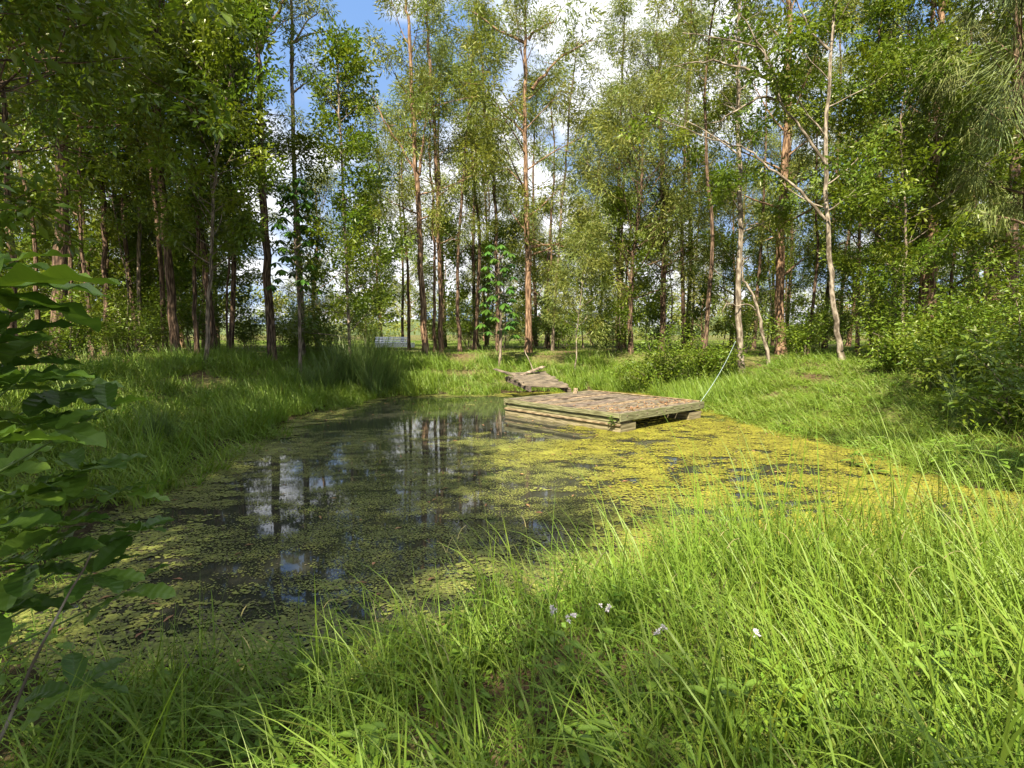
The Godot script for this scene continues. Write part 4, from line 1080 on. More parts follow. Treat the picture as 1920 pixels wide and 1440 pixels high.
func pontoon() -> void:
	rng.seed = 404
	# local axes: x runs along the planks (right and away), z runs away to the left along the long side
	var root := thing("pontoon", Vector3(1.98, 0, -10.3), "weathered square timber pontoon floating among yellow duckweed", "pontoon")
	var ax := Vector3(0.75, 0, -0.66).normalized()
	var az := Vector3(-ax.z * -1.0, 0, 0)
	az = Vector3(-0.66, 0, -0.75).normalized()
	root.basis = Basis(ax, Vector3.UP, ax.cross(Vector3.UP))
	# ax x up points along +z local; the long side runs along local -z or +z
	var s := 1.0 if (ax.cross(Vector3.UP)).dot(az) > 0 else -1.0
	var LX := 2.8
	var LZ := 3.2
	var top := 0.36
	var at := func(x: float, y: float, z: float) -> Transform3D: return Transform3D(Basis(), Vector3(x, y, z * s))
	var n := 17
	var pw := LZ / n
	for k in n:
		var z := (k + 0.5) * pw
		var rot := k in [5, 9, 12]
		var y := top - 0.022 + rng.randf_range(-0.006, 0.005)
		if k == 9:
			# rotted through: two ends and a hole between
			part(root, "deck_plank", plank(1.25, pw - 0.012, 0.036, 0.006), "rot_wood", at.call(0.66, y, z))
			part(root, "deck_plank", plank(0.62, pw - 0.014, 0.036, 0.006), "deck_wood", at.call(LX - 0.36, y, z))
		elif k == 12:
			part(root, "deck_plank", plank(0.9, pw - 0.02, 0.036, 0.008), "rot_wood", at.call(0.5, y - 0.006, z))
			part(root, "deck_plank", plank(1.5, pw - 0.05, 0.034, 0.008), "rot_wood", at.call(1.95, y, z + 0.012))
		else:
			var t: Transform3D = at.call(LX / 2 + rng.randf_range(-0.012, 0.012), y, z)
			t.basis = Basis(Vector3.UP, rng.randf_range(-0.004, 0.004))
			part(root, "deck_plank", plank(LX - 0.07, pw - rng.randf_range(0.008, 0.024), 0.036, 0.006, 7), "rot_wood" if rot or k == 1 else "deck_wood", t)
	# joists below the planks
	for k in 4:
		var t: Transform3D = at.call(0.35 + k * 0.7, top - 0.095, LZ / 2)
		t.basis = Basis(Vector3.UP, PI / 2)
		part(root, "joist", plank(LZ - 0.2, 0.05, 0.10), "deck_wood", t)
	# fascia boards: front, two sides, back
	part(root, "fascia_board", plank(LX + 0.06, 0.035, 0.15, 0.003), "green_wood", at.call(LX / 2, top - 0.075, -0.02))
	part(root, "fascia_board", plank(LX + 0.06, 0.035, 0.15, 0.003), "green_wood", at.call(LX / 2, top - 0.075, LZ + 0.02))
	for e in 2:
		var x := -0.02 if e == 0 else LX + 0.02
		var t: Transform3D = at.call(x, top - 0.05, LZ / 2)
		t.basis = Basis(Vector3.UP, PI / 2)
		part(root, "fascia_board", plank(LZ - 0.01, 0.035, 0.085, 0.003), "green_wood", t)
		t.origin = Vector3(x + (0.055 if e == 0 else -0.055), top - 0.152, LZ / 2 * s)
		part(root, "bearer", plank(LZ - 0.06, 0.06, 0.07, 0.003), "green_wood", t)
	# edge strips along the far side
	var es: Transform3D = at.call(LX - 0.05, top + 0.012, LZ / 2)
	es.basis = Basis(Vector3.UP, PI / 2)
	part(root, "edge_strip", plank(LZ - 0.05, 0.06, 0.024), "rot_wood", es)
	# two float beams resting in the water
	for e in 2:
		var x := 0.22 if e == 0 else LX - 0.28
		var t: Transform3D = at.call(x, 0.04, LZ / 2)
		t.basis = Basis(Vector3.UP, PI / 2)
		var beam := part(root, "float_beam", plank(LZ + 0.02, 0.46, 0.25, 0.004), "float_wood", t)
		# the ledge along its outer top edge, a sub-part in the beam's own axes
		var out := -1.0 if e == 0 else 1.0
		part(beam, "float_ledge", plank(LZ + 0.04, 0.035, 0.03, 0.003), "rot_wood", Transform3D(Basis(), t.basis.inverse() * Vector3(out * 0.245, 0.095, 0)))
	for k in 9:
		var bm := CylinderMesh.new()
		bm.top_radius = 0.012
		bm.bottom_radius = 0.014
		bm.height = 0.012
		bm.radial_segments = 8
		bm.rings = 1
		part(root, "bolt_head", bm, "bark_grey", Transform3D(Basis(Vector3.RIGHT, PI / 2), Vector3(0.15 + k * 0.31, top - 0.06, (-0.044) * s)))
	# dead leaves lying on the deck
	var where := []
	var tint := PackedColorArray()
	var lm := MB.new()
	leaf(lm, Vector3.ZERO, Vector3(1, 0, 0), Vector3.UP, 0.09, 0.03, Color.WHITE, 0.3)
	for k in 130:
		var x := rng.randf_range(0.05, LX - 0.1)
		var z := absf(rng.randfn(0.0, 0.5)) + 0.05
		if z > LZ - 0.1:
			continue
		where.append(Transform3D(Basis.from_euler(Vector3(rng.randf_range(-0.2, 0.2), rng.randf() * TAU, rng.randf_range(-0.3, 0.3))), Vector3(x, top + 0.004 + rng.randf() * 0.008, z * s)))
		var f := rng.randf_range(0.6, 1.8)
		tint.append(Color(f, f * rng.randf_range(0.85, 1.1), f))
	var lit := Node3D.new()
	lit.name = "leaf_litter"
	lit.transform = root.transform
	add_child(lit)
	tag(lit, "brown dead leaves lying on the pontoon deck", "leaf litter", "", "stuff")
	many(lit, "dead_leaves", lm.done(), "litter", where, tint)
	# weed growing from the near corner
	weed("corner_weed", "small green weed growing from the near corner of the pontoon", Vector3(1.82, 0.12, -10.35), 0.24, 7, "leaf_vine")


func weed(called: String, label: String, at: Vector3, h: float, n: int, mat: String, group := "") -> void:
	var root := thing(called, at, label, "plant", group)
	for k in 3:
		var a := k * 2.1 + rng.randf()
		var lean := Vector3(cos(a), 0, sin(a)) * h * 0.22
		var sb := MB.new()
		var tip := Vector3(0, h * rng.randf_range(0.75, 1.0), 0) + lean
		tube(sb, PackedVector3Array([Vector3(cos(a), 0, sin(a)) * 0.01, tip * 0.5 + lean * 0.2, tip]), 0.0035, 0.002, 4, 0.0, 0.0, Color(0.9, 1.1, 0.8))
		part(root, "stem", sb.done(), "sedge")
		for j in n:
			var f := (j + 1.0) / n
			var b := j * 2.4 + rng.randf()
			var lb := MB.new()
			long_leaf(lb, Vector3.ZERO, Vector3(cos(b), 0.35, sin(b)).normalized(), h * rng.randf_range(0.28, 0.42), h * 0.13, 4, 0.6, leaf_tint())
			part(root, "leaf", lb.done(), mat, Transform3D(Basis(), tip * f + lean * 0.1))


func gangway() -> void:
	rng.seed = 505
	var lo := Vector3(0.95, 0.40, -14.1)
	var hi := Vector3(0.35, 0.60, -16.7)
	var root := thing("gangway", lo, "broken grey plank gangway sagging from the bank to the pontoon", "gangway")
	var d := (hi - lo)
	var l := d.length()
	var z := -d.normalized()
	var x := Vector3.UP.cross(z).normalized()
	root.basis = Basis(x, z.cross(x), z)
	for e in 2:
		var t := Transform3D(Basis(Vector3.UP, PI / 2) * Basis(Vector3.RIGHT, 0.0), Vector3(-0.52 if e == 0 else 0.52, -0.02, -l / 2))
		if e == 0:
			t.basis = Basis(Vector3.RIGHT, -0.06) * t.basis
		part(root, "stringer", plank(l, 0.07, 0.13, 0.008, 7), "deck_wood", t)
	for k in 12:
		if k in [10]:
			continue
		var zz := -0.15 - k * (l - 0.3) / 11.0
		var t := Transform3D(Basis(Vector3.UP, rng.randf_range(-0.07, 0.07)) * Basis(Vector3.FORWARD, rng.randf_range(-0.05, 0.05)), Vector3(rng.randf_range(-0.05, 0.05), 0.075 + rng.randf() * 0.012, zz))
		part(root, "tread_plank", plank(rng.randf_range(1.0, 1.22), 0.2, 0.03, 0.008), "deck_wood", t)
	# loose board propped up at the bank end
	var t2 := Transform3D(Basis(Vector3.UP, 0.5) * Basis(Vector3.FORWARD, -0.2), Vector3(0.15, 0.17, -l + 0.35))
	part(root, "loose_board", plank(0.95, 0.16, 0.03, 0.008), "bark_grey", t2)
	var t3 := Transform3D(Basis(Vector3.UP, -0.9) * Basis(Vector3.FORWARD, 0.12), Vector3(-0.5, 0.12, -l + 0.5))
	part(root, "loose_board", plank(1.2, 0.15, 0.03, 0.008), "deck_wood", t3)
	# splintered end lying on the pontoon
	var t4 := Transform3D(Basis(Vector3.UP, 1.2), Vector3(0.62, 0.0, 0.12))
	part(root, "loose_board", plank(0.7, 0.10, 0.03, 0.008), "rot_wood", t4)


func small_things() -> void:
	rng.seed = 606
	# low metal bench in two tiers far behind the trees
	var d := 27.0
	var px := -5.55
	var base := Vector3(px, ground_h(px, -d), -d)
	var t := thing("slatted_bench", base, "low silver metal bench of two slatted tiers beyond the far bank", "bench")
	t.rotation.y = 0.12
	for k in 4:
		var tilt := Basis(Vector3.RIGHT, 0.75)
		part(t, "back_slat", plank(1.6, 0.062, 0.025, 0.0, 2), "aluminium", Transform3D(tilt, Vector3(-0.12, 0.58 - k * 0.075, -0.32 + k * 0.085)))
	for k in 4:
		part(t, "seat_slat", plank(1.85, 0.062, 0.025, 0.0, 2), "aluminium", Transform3D(Basis(Vector3.RIGHT, 0.5), Vector3(0.02, 0.31 - k * 0.055, 0.06 + k * 0.1)))
	for e in [-1, 1]:
		var lb := MB.new()
		tube(lb, PackedVector3Array([Vector3(e * 0.7, 0, -0.4), Vector3(e * 0.7, 0.3, -0.36), Vector3(e * 0.7, 0.58, -0.345)]), 0.025, 0.025, 6)
		part(t, "rear_leg", lb.done(), "aluminium")
		var fb := MB.new()
		tube(fb, PackedVector3Array([Vector3(e * 0.7, 0, 0.3), Vector3(e * 0.7, 0.06, 0.27), Vector3(e * 0.7, 0.11, 0.24)]), 0.025, 0.025, 6)
		part(t, "front_leg", fb.done(), "aluminium")
		var cb := MB.new()
		tube(cb, PackedVector3Array([Vector3(e * 0.7, 0.55, -0.36), Vector3(e * 0.7, 0.29, -0.02), Vector3(e * 0.7, 0.11, 0.34)]), 0.018, 0.018, 6)
		part(t, "rail", cb.done(), "aluminium")
	# mooring rope from a trunk to the pontoon
	var a := ROPE[0]
	var b := ROPE[1]
	var pts := PackedVector3Array()
	for k in 13:
		var f := k / 12.0
		pts.append((a as Vector3).lerp(b, f) - (a as Vector3) - Vector3(0, 0.12 * 4.0 * f * (1.0 - f), 0))
	var rb := MB.new()
	tube(rb, pts, 0.0055, 0.0055, 5)
	var ro := part(self, "mooring_rope", rb.done(), "rope", Transform3D(Basis(), a))
	tag(ro, "pale blue mooring rope from a tree trunk to the pontoon", "rope")
	# leaning sticks and floating stem
	for s in STICKS:
		var sp := PackedVector3Array()
		for p in s[2]:
			sp.append((p as Vector3) - (s[2][0] as Vector3))
		var sb := MB.new()
		var line := smooth_line(sp, 4)
		for k in range(1, line.size() - 1):
			line[k] += rv(s[3] * 0.6)
		tube(sb, line, s[3], s[3] * 0.5, 6, 0.15)
		var so := part(self, numbered(s[0]), sb.done(), s[4], Transform3D(Basis(), s[2][0]))
		tag(so, s[1], "stick")
	for wd in WEEDS:
		rng.seed = 9100 + int(wd[0] * 100.0)
		weed(wd[3], wd[4], Vector3(wd[0], maxf(ground_h(wd[0], wd[1]), -0.02), wd[1]), wd[2], 6, "leaf_vine", wd[5])
	var fm := MB.new()
	leaf(fm, Vector3.ZERO, Vector3(1, 0, 0), Vector3.UP, 0.085, 0.026, Color.WHITE, 0.25)
	var fw := []
	var ft := PackedColorArray()
	rng.seed = 9200
	while fw.size() < 260:
		var x := rng.randf_range(-4.5, 6.0)
		var z := rng.randf_range(-17.0, -2.7)
		if sd(x, z) > -0.05 or (sd(x, z) < -0.8 and rng.randf() < 0.6):
			continue
		fw.append(Transform3D(Basis.from_euler(Vector3(rng.randf_range(-0.1, 0.1), rng.randf() * TAU, rng.randf_range(-0.15, 0.15))), Vector3(x, 0.014, z)))
		var f := rng.randf_range(0.5, 1.7)
		ft.append(Color(f, f * rng.randf_range(0.85, 1.1), f))
	var fr := Node3D.new()
	fr.name = "floating_leaves"
	add_child(fr)
	tag(fr, "brown dead leaves floating on the pond", "leaf litter", "", "stuff")
	many(fr, "dead_leaves", fm.done(), "litter", fw, ft)
	rng.seed = 9300
	# flowering weeds in the near grass
	for k in FLOWERS.size():
		var p := Vector3(FLOWERS[k][0], 0, FLOWERS[k][1])
		p.y = ground_h(p.x, p.z)
		var fl := thing("flowering_weed", p, "small weed with pale lilac fluffy flower heads in the near grass", "flower", "lilac flowering weeds")
		var h: float = FLOWERS[k][2]
		var sb := MB.new()
		tube(sb, PackedVector3Array([Vector3.ZERO, Vector3(0.01, h * 0.5, 0.01), Vector3(0.02, h, 0)]), 0.0035, 0.002, 4)
		part(fl, "stem", sb.done(), "sedge")
		for j in 4:
			var fb := MB.new()
			for q in 16:
				var dd := (Vector3(0, 0.6, 0) + rv(1.0)).normalized()
				leaf(fb, Vector3.ZERO, dd, rv(1.0).normalized(), 0.014, 0.006, Color.WHITE)
			part(fl, "flower_head", fb.done(), "petal", Transform3D(Basis(), Vector3(0.02 + rng.randf_range(-0.022, 0.022), h + rng.randf_range(-0.01, 0.015), rng.randf_range(-0.022, 0.022))))
		for j in 4:
			var lb := MB.new()
			long_leaf(lb, Vector3.ZERO, Vector3(cos(j * 2.4), 0.3, sin(j * 2.4)).normalized(), 0.07, 0.04, 4, 0.5, leaf_tint())
			part(fl, "leaf", lb.done(), "leaf_vine", Transform3D(Basis(), Vector3(0.01, h * (0.35 + j * 0.14), 0.0)))


# ------------------------------------------------------------------ large leaved shrub beside the camera

func near_shrub() -> void:
	rng.seed = 707
	var base := Vector3(-2.6, ground_h(-2.6, -1.7), -1.7)
	var root := thing("large_leaved_shrub", base, "shrub with large glossy ribbed leaves overhanging the near water", "shrub")
	var shapes := []
	for k in 6:
		var mb := MB.new()
		long_leaf(mb, Vector3.ZERO, Vector3(1, 0.16, 0).normalized(), 1.0, rng.randf_range(0.42, 0.52), 13, rng.randf_range(0.3, 0.85), Color.WHITE, 0.2, Color(2.0, 1.6, 1.4))
		shapes.append(mb.done())
	for w in WHORLS:
		var c := Vector3(w[0], w[1], w[2]) - base
		var sb := MB.new()
		var from := Vector3(rng.randf_range(-0.3, -0.1), maxf(0.05, c.y * 0.55 - 0.1), rng.randf_range(-0.2, 0.2))
		var mid := from.lerp(c, 0.55) + Vector3(0, -0.05, 0)
		tube(sb, smooth_line(PackedVector3Array([from, mid, c]), 4), 0.007, 0.003, 5)
		var stem := part(root, "stem", sb.done(), "sedge")
		var n: int = w[4]
		for k in n:
			var a := TAU * k / n + rng.randf_range(-0.35, 0.35)
			var tilt := rng.randf_range(-0.2, 0.5)
			var s: float = w[3] * rng.randf_range(0.8, 1.2)
			var b := Basis(Vector3.UP, a) * Basis(Vector3(0, 0, 1), tilt) * Basis(Vector3.RIGHT, rng.randf_range(-0.35, 0.35))
			var o := part(stem, "leaf", shapes[rng.randi() % 6], "leaf_big", Transform3D(b.scaled(Vector3(s, s, s)), c + b.x * 0.012))
			if rng.randf() < 0.3:
				o.material_override = M["leaf_vine"]
	# small bright creeper leaves lower down
	var vb := Vector3(-2.05, ground_h(-2.05, -1.75), -1.75)
	var vine := thing("creeper", vb, "bright yellow green creeper below the large leaved shrub", "plant")
	for k in 70:
		var p := Vector3(rng.randf_range(-0.5, 0.45), rng.randf_range(0.05, 0.55), rng.randf_range(-0.5, 0.4))
		p.y *= 1.0 - 0.6 * clampf(p.x, 0, 1)
		var b := Basis.from_euler(Vector3(rng.randf_range(-0.4, 0.4), rng.randf() * TAU, rng.randf_range(-0.3, 0.5)))
		var s := rng.randf_range(0.045, 0.085)
		part(vine, "leaf", shapes[k % 6], "leaf_vine", Transform3D(b.scaled(Vector3(s, s, s * 1.5)), p))
	for k in 6:
		var sb := MB.new()
		var e := Vector3(rng.randf_range(-0.4, 0.4), rng.randf_range(0.3, 0.55), rng.randf_range(-0.4, 0.3))
		tube(sb, smooth_line(PackedVector3Array([Vector3(e.x * 0.3, 0, e.z * 0.3), e * 0.6, e]), 3), 0.004, 0.002, 4)
		part(vine, "stem", sb.done(), "sedge")


# ------------------------------------------------------------------ grass

func tuft(mb: MB, at: Vector3, n: int, h: float, spread: float, width: float, bend: float, segs: int, dry := 0.08, up := 0.5) -> void:
	var tone := rng.randf_range(0.8, 1.2)
	var warm := rng.randf_range(0.92, 1.14)
	for k in n:
		var a := rng.randf() * TAU
		var r := spread * sqrt(rng.randf())
		var q := at + Vector3(cos(a) * r, -0.02, sin(a) * r)
		var b := rng.randf() * TAU
		var lean := rng.randf_range(0.05, up)
		var d := Vector3(cos(b) * lean, 1, sin(b) * lean).normalized()
		var l := h * rng.randf_range(0.45, 1.15)
		var w := width * rng.randf_range(0.6, 1.3) * 0.5
		var side := d.cross(Vector3(cos(b + 0.6), 0.0, sin(b + 0.6))).normalized()
		var bb := bend * rng.randf_range(0.2, 1.7)
		var f0 := tone * rng.randf_range(0.75, 1.25)
		var col := Color(f0 * warm * rng.randf_range(0.9, 1.12), f0, f0 * rng.randf_range(0.8, 1.2))
		if rng.randf() < dry:
			col = Color(2.0, 1.15, 2.4) * rng.randf_range(0.55, 1.1)
		var prev := [mb.vert(q - side * w, d.cross(side), col), mb.vert(q + side * w, d.cross(side), col)]
		for s in segs:
			var f := float(s + 1) / segs
			d = (d + Vector3(cos(b), -0.25 - f, sin(b)) * bb / segs).normalized()
			q += d * l / segs
			var nn := d.cross(side).normalized()
			if s == segs - 1:
				var tip := mb.vert(q, nn, col)
				mb.tri(prev[0], prev[1], tip)
			else:
				var ww := w * (1.0 - pow(f, 1.6))
				var nxt := [mb.vert(q - side * ww, nn, col), mb.vert(q + side * ww, nn, col)]
				mb.tri(prev[0], prev[1], nxt[0])
				mb.tri(prev[1], nxt[1], nxt[0])
				prev = nxt


# a square of turf: kinds is a list of [tufts, blades, height, spread, width, bend, segments, dry share, lean], weeds a number of small broad leaves
func turf(size: float, kinds: Array, weeds := 0) -> ArrayMesh:
	var mb := MB.new()
	for a in kinds:
		for k in a[0]:
			var p := Vector3(rng.randf_range(-0.5, 0.5) * size, 0, rng.randf_range(-0.5, 0.5) * size)
			var f := rng.randf_range(0.7, 1.2)
			tuft(mb, p, a[1], a[2] * f, a[3], a[4], a[5], a[6], a[7], a[8])
	for k in weeds:
		var p := Vector3(rng.randf_range(-0.5, 0.5) * size, rng.randf_range(0.02, 0.16), rng.randf_range(-0.5, 0.5) * size)
		var b := rng.randf() * TAU
		var f := rng.randf_range(0.8, 1.3)
		leaf(mb, p, Vector3(cos(b), rng.randf_range(-0.2, 0.4), sin(b)).normalized(), (Vector3.UP + rv(0.4)).normalized(), rng.randf_range(0.03, 0.075), rng.randf_range(0.018, 0.034), Color(0.8, 0.95, 0.7) * f)
	return mb.done()


func lay(called: String, label: String, mat: String, meshes: Array, size: float, r: Rect2, smin: float, smax: float, gap: float, height_least: float, height_most: float, tone: Color, keep_clear := 1.3) -> void:
	var root := Node3D.new()
	root.name = numbered(called)
	add_child(root)
	tag(root, label, "grass", "", "stuff")
	var lists := []
	var tints := []
	for m in meshes:
		lists.append([])
		tints.append(PackedColorArray())
	var step := size * 0.86
	for zi in int(r.size.y / step) + 1:
		for xi in int(r.size.x / step) + 1:
			var x := r.position.x + (xi + rng.randf_range(-0.2, 0.2)) * step
			var z := r.position.y + (zi + rng.randf_range(-0.2, 0.2)) * step
			var s := sd(x, z)
			if s < smin or s > smax or x * x + z * z < keep_clear * keep_clear:
				continue
			if absf(x) > 3.0 + absf(z) * 1.15:
				continue
			var nn := noise.get_noise_2d(x * 1.7 + 40.0, z * 1.7)
			if nn + rng.randf_range(-0.2, 0.2) < gap:
				continue
			var e := 0.15
			var up := Vector3(ground_h(x - e, z) - ground_h(x + e, z), 2.0 * e, ground_h(x, z - e) - ground_h(x, z + e)).normalized()
			up = up.lerp(Vector3.UP, 0.8).normalized()
			var b := Basis(Quaternion(Vector3.UP, up)) * Basis(Vector3.UP, rng.randf() * TAU)
			var k := rng.randi() % meshes.size()
			var sc := rng.randf_range(height_least, height_most)  # stretches the blades upwards only
			b = b * Basis.from_scale(Vector3(1.0, sc * (1.0 + 0.7 * nn) * (1.0 + (0.5 * smoothstep(0.4, 1.2, x) if z > -5.5 else 0.0)), 1.0))
			lists[k].append(Transform3D(b, Vector3(x, maxf(ground_h(x, z), -0.05), z)))
			var f := rng.randf_range(0.93, 1.07)
			var warm := 0.10 * noise2.get_noise_2d(x * 0.5, z * 0.5)
			tints[k].append(Color(tone.r * f * (1.0 + warm), tone.g * f, tone.b * f * (1.0 - warm)))
	for k in meshes.size():
		if lists[k].size():
			many(root, "turf_patches", meshes[k], mat, lists[k], tints[k])


func variants(n: int, size: float, kinds: Array, weeds := 0) -> Array:
	var out := []
	for k in n:
		out.append(turf(size, kinds, weeds))
	return out


func grasses() -> void:
	rng.seed = 808
	var near := variants(7, 0.5, [[13, 7, 0.60, 0.06, 0.008, 1.0, 5, 0.06, 0.45], [5, 5, 0.74, 0.05, 0.012, 1.2, 6, 0.05, 0.35], [3, 5, 0.45, 0.06, 0.005, 2.8, 6, 0.6, 0.6], [18, 13, 0.20, 0.09, 0.0085, 1.6, 3, 0.16, 0.9]], 70)
	var edge := variants(4, 0.5, [[5, 8, 0.5, 0.08, 0.0085, 0.9, 6, 0.05, 0.4], [12, 12, 0.18, 0.09, 0.007, 1.6, 3, 0.1, 0.8]], 60)
	var bank := variants(5, 0.9, [[24, 13, 0.55, 0.13, 0.016, 1.0, 4, 0.05, 0.45], [8, 11, 0.35, 0.13, 0.013, 1.8, 4, 0.25, 0.9]])
	var mixed := variants(6, 0.8, [[14, 11, 0.36, 0.12, 0.010, 1.1, 4, 0.15, 0.6], [18, 13, 0.44, 0.14, 0.009, 2.2, 4, 0.75, 1.0], [20, 12, 0.20, 0.12, 0.010, 1.8, 3, 0.3, 1.0]], 120)
	var dry := variants(4, 0.6, [[12, 14, 0.42, 0.12, 0.010, 2.3, 4, 0.85, 0.9], [6, 10, 0.36, 0.12, 0.011, 1.4, 4, 0.1, 0.6]])
	var lawn := variants(3, 2.2, [[90, 11, 0.15, 0.17, 0.016, 1.0, 2, 0.25, 0.8]])
	lay("long_grass", "long bright green grass of the near bank", "grass", near, 0.5, Rect2(-1.7, -5.2, 8.2, 4.6), -0.1, 3.8, -0.9, 0.8, 1.2, Color.WHITE, 1.15)
	lay("shore_grass", "sparse grass at the near water edge below the large leaved shrub", "grass", edge, 0.5, Rect2(-4.2, -4.4, 2.6, 3.8), -0.1, 3.0, -0.5, 0.7, 1.1, Color.WHITE, 1.15)
	lay("far_shore_grass", "tall lush sunlit grass along the far shore", "grass", bank, 0.9, Rect2(-4.6, -24.0, 11.5, 10.5), -0.1, 2.9, -0.9, 0.85, 1.25, Color.WHITE)
	lay("slope_grass", "tall grass of the sloping bank beside the yellow duckweed", "grass", mixed, 0.8, Rect2(3.8, -17.5, 10.0, 13.0), -0.1, 4.2, -0.55, 0.7, 1.3, Color.WHITE)
	lay("dead_grass", "straw coloured dead grass hanging over the bank beside the yellow duckweed", "grass", dry, 0.6, Rect2(3.0, -17.0, 9.0, 12.0), -0.1, 2.4, -0.4, 0.8, 1.5, Color.WHITE)
	lay("shaded_grass", "green grass on the shaded bank below the dense wood", "grass", bank, 0.9, Rect2(-12.0, -20.0, 9.8, 15.5), -0.1, 5.2, -0.5, 0.8, 1.2, Color.WHITE)
	lay("dead_grass", "dead grass matted on the shaded bank below the dense wood", "grass", dry, 0.6, Rect2(-9.0, -14.0, 6.0, 9.0), 0.0, 2.0, 0.2, 0.6, 1.0, Color.WHITE)
	lay("lawn_grass", "short grass of the open ground beyond the banks", "grass", lawn, 2.2, Rect2(-40.0, -60.0, 80.0, 48.0), 3.6, 99.0, -0.25, 0.8, 1.2, Color.WHITE)
	# sedge clumps one can count
	var sedge := []
	for k in 3:
		var mb := MB.new()
		tuft(mb, Vector3.ZERO, 56, 1.5, 0.18, 0.016, 0.5, 7, 0.06, 0.25)
		sedge.append(mb.done())
	for s in SEDGES:
		var p := Vector3(s[0], maxf(ground_h(s[0], s[1]), 0.0), s[1])
		var o := thing("sedge_clump", p, s[3], "plant", s[4])
		for k in 5:
			var mm := part(o, "blades", sedge[k % 3], "sedge", Transform3D(Basis.from_euler(Vector3(rng.randf_range(-0.12, 0.12), rng.randf() * TAU, rng.randf_range(-0.12, 0.12))).scaled(Vector3.ONE * s[2] * rng.randf_range(0.8, 1.1)), Vector3(rng.randf_range(-0.25, 0.25), 0, rng.randf_range(-0.2, 0.2))))
			mm.set_meta("kind", "stuff")
	# seed heads standing over the near grass
	var head := MB.new()
	var hp := PackedVector3Array([Vector3.ZERO, Vector3(0.005, 0.28, 0), Vector3(0.02, 0.5, 0), Vector3(0.055, 0.6, 0)])
	tube(head, hp, 0.0016, 0.0012, 3, 0.0, 0.0, Color(0.5, 0.75, 0.3))
	var sp := PackedVector3Array([Vector3(0.055, 0.6, 0), Vector3(0.068, 0.63, 0), Vector3(0.088, 0.655, 0), Vector3(0.118, 0.668, 0)])
	tube(head, sp, 0.0030, 0.0012, 5, 0.3)
	var where := []
	var tint := PackedColorArray()
	while where.size() < 120:
		var x := rng.randf_range(-1.8, 4.6)
		var z := rng.randf_range(-4.8, -1.7)
		if sd(x, z) < 0.0 or x * x + z * z < 3.2:
			continue
		var sc := rng.randf_range(0.6, 1.0)
		where.append(Transform3D(Basis.from_euler(Vector3(rng.randf_range(-0.2, 0.2), rng.randf() * TAU, rng.randf_range(-0.25, 0.2))).scaled(Vector3(sc, sc, sc)), Vector3(x, ground_h(x, z), z)))
		var f := rng.randf_range(0.6, 1.1)
		tint.append(Color(f, f, f))
	var root := Node3D.new()
	root.name = "seed_heads"
	add_child(root)
	tag(root, "arching tan seed heads over the near grass", "grass", "", "stuff")
	many(root, "heads", head.done(), "seed", where, tint)


# ------------------------------------------------------------------ duckweed

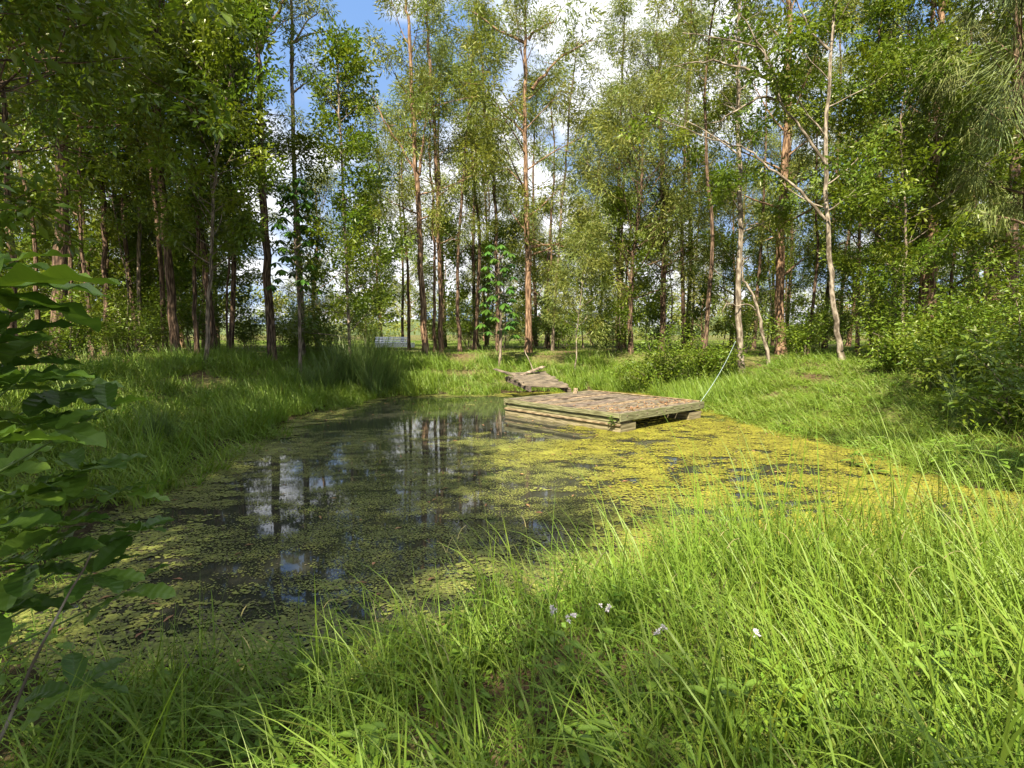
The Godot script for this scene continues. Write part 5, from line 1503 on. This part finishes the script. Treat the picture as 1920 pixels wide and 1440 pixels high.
func duckweed() -> void:
	rng.seed = 909
	var shapes := []
	for k in 8:
		var mb := MB.new()
		for j in (26 if k < 4 else 32):
			var a := rng.randf() * TAU
			var r := sqrt(rng.randf())
			var c := Vector3(cos(a) * r * 0.11, rng.randf_range(0.0, 0.005), sin(a) * r * 0.07)
			var rad := rng.randf_range(0.008, 0.019) if k < 4 else rng.randf_range(0.003, 0.009)
			var f := rng.randf_range(0.7, 1.25)
			var col := Color(f * rng.randf_range(0.9, 1.08), f, f)
			if rng.randf() < 0.2:
				col = Color(0.42, 0.32, 0.8) * f
			var cen := mb.vert(c + Vector3(0, 0.002, 0), Vector3.UP, col)
			var first := mb.v.size()
			for q in 5:
				var b := TAU * q / 5.0 + a
				mb.vert(c + Vector3(cos(b), 0, sin(b) * 0.85) * rad * rng.randf_range(0.75, 1.15), Vector3(cos(b) * 0.3, 1, sin(b) * 0.3).normalized(), col)
			for q in 5:
				mb.tri(cen, first + q, first + (q + 1) % 5)
		shapes.append(mb.done())
	var lists := []
	var tints := []
	for k in 8:
		lists.append([])
		tints.append(PackedColorArray())
	var big := FastNoiseLite.new()
	big.seed = 91
	big.frequency = 0.55
	big.fractal_octaves = 4
	var fine := FastNoiseLite.new()
	fine.seed = 92
	fine.frequency = 2.6
	fine.fractal_octaves = 3
	for k in 70000:
		var x := rng.randf_range(-7.0, 10.0)
		var z := rng.randf_range(-19.5, -1.6)
		var s := -sd(x, z)
		if s < -0.12:
			continue
		# cover: thick in the arm by the pontoon and along the shores, thin over the open middle
		var right := smoothstep(-1.2, 1.2, x - 0.9 - 0.10 * (z + 7.0) + 1.3 * big.get_noise_2d(x * 0.8, z * 0.8 + 30.0))
		var edge := 1.0 - smoothstep(0.2, 1.3, s)
		var clear := smoothstep(-9.3, -11.3, z) * smoothstep(1.9, 0.7, x) * smoothstep(-16.9, -16.2, z)
		var cover := maxf(maxf(right * 0.15, edge * 0.24), 0.06)
		cover = lerpf(cover, -0.62 + 0.75 * edge, clear)
		var d := 0.55 * big.get_noise_2d(x * 0.75, z * 1.5) + 0.8 * fine.get_noise_2d(x * 0.55, z * 1.7)
		if d + cover < 0.0 + rng.randf_range(-0.07, 0.07):
			continue
		var q := rng.randi() % 4 + (4 if rng.randf() > right + 0.8 * edge else 0)
		var sc := rng.randf_range(0.75, 1.5)
		lists[q].append(Transform3D(Basis(Vector3.UP, rng.randf_range(-0.5, 0.5) + (PI if rng.randf() < 0.5 else 0.0)).scaled(Vector3(sc, 1, sc)), Vector3(x, 0.004 + rng.randf() * 0.004, z)))
		var f := 1.0 + 0.75 * fine.get_noise_2d(x * 1.5 + 9.0, z * 3.0) + 0.3 * big.get_noise_2d(x * 1.6, z * 2.4 + 70.0)
		var thin := 1.0 - right
		tints[q].append(Color(f * lerpf(1.0, 0.84, thin), f * lerpf(1.0, 0.96, thin), f * lerpf(1.0, 2.0, thin)))
	var root := Node3D.new()
	root.name = "duckweed"
	add_child(root)
	tag(root, "yellow green duckweed floating in mats on the pond", "duckweed", "", "stuff")
	for q in 8:
		many(root, "fronds", shapes[q], "duckweed", lists[q], tints[q])
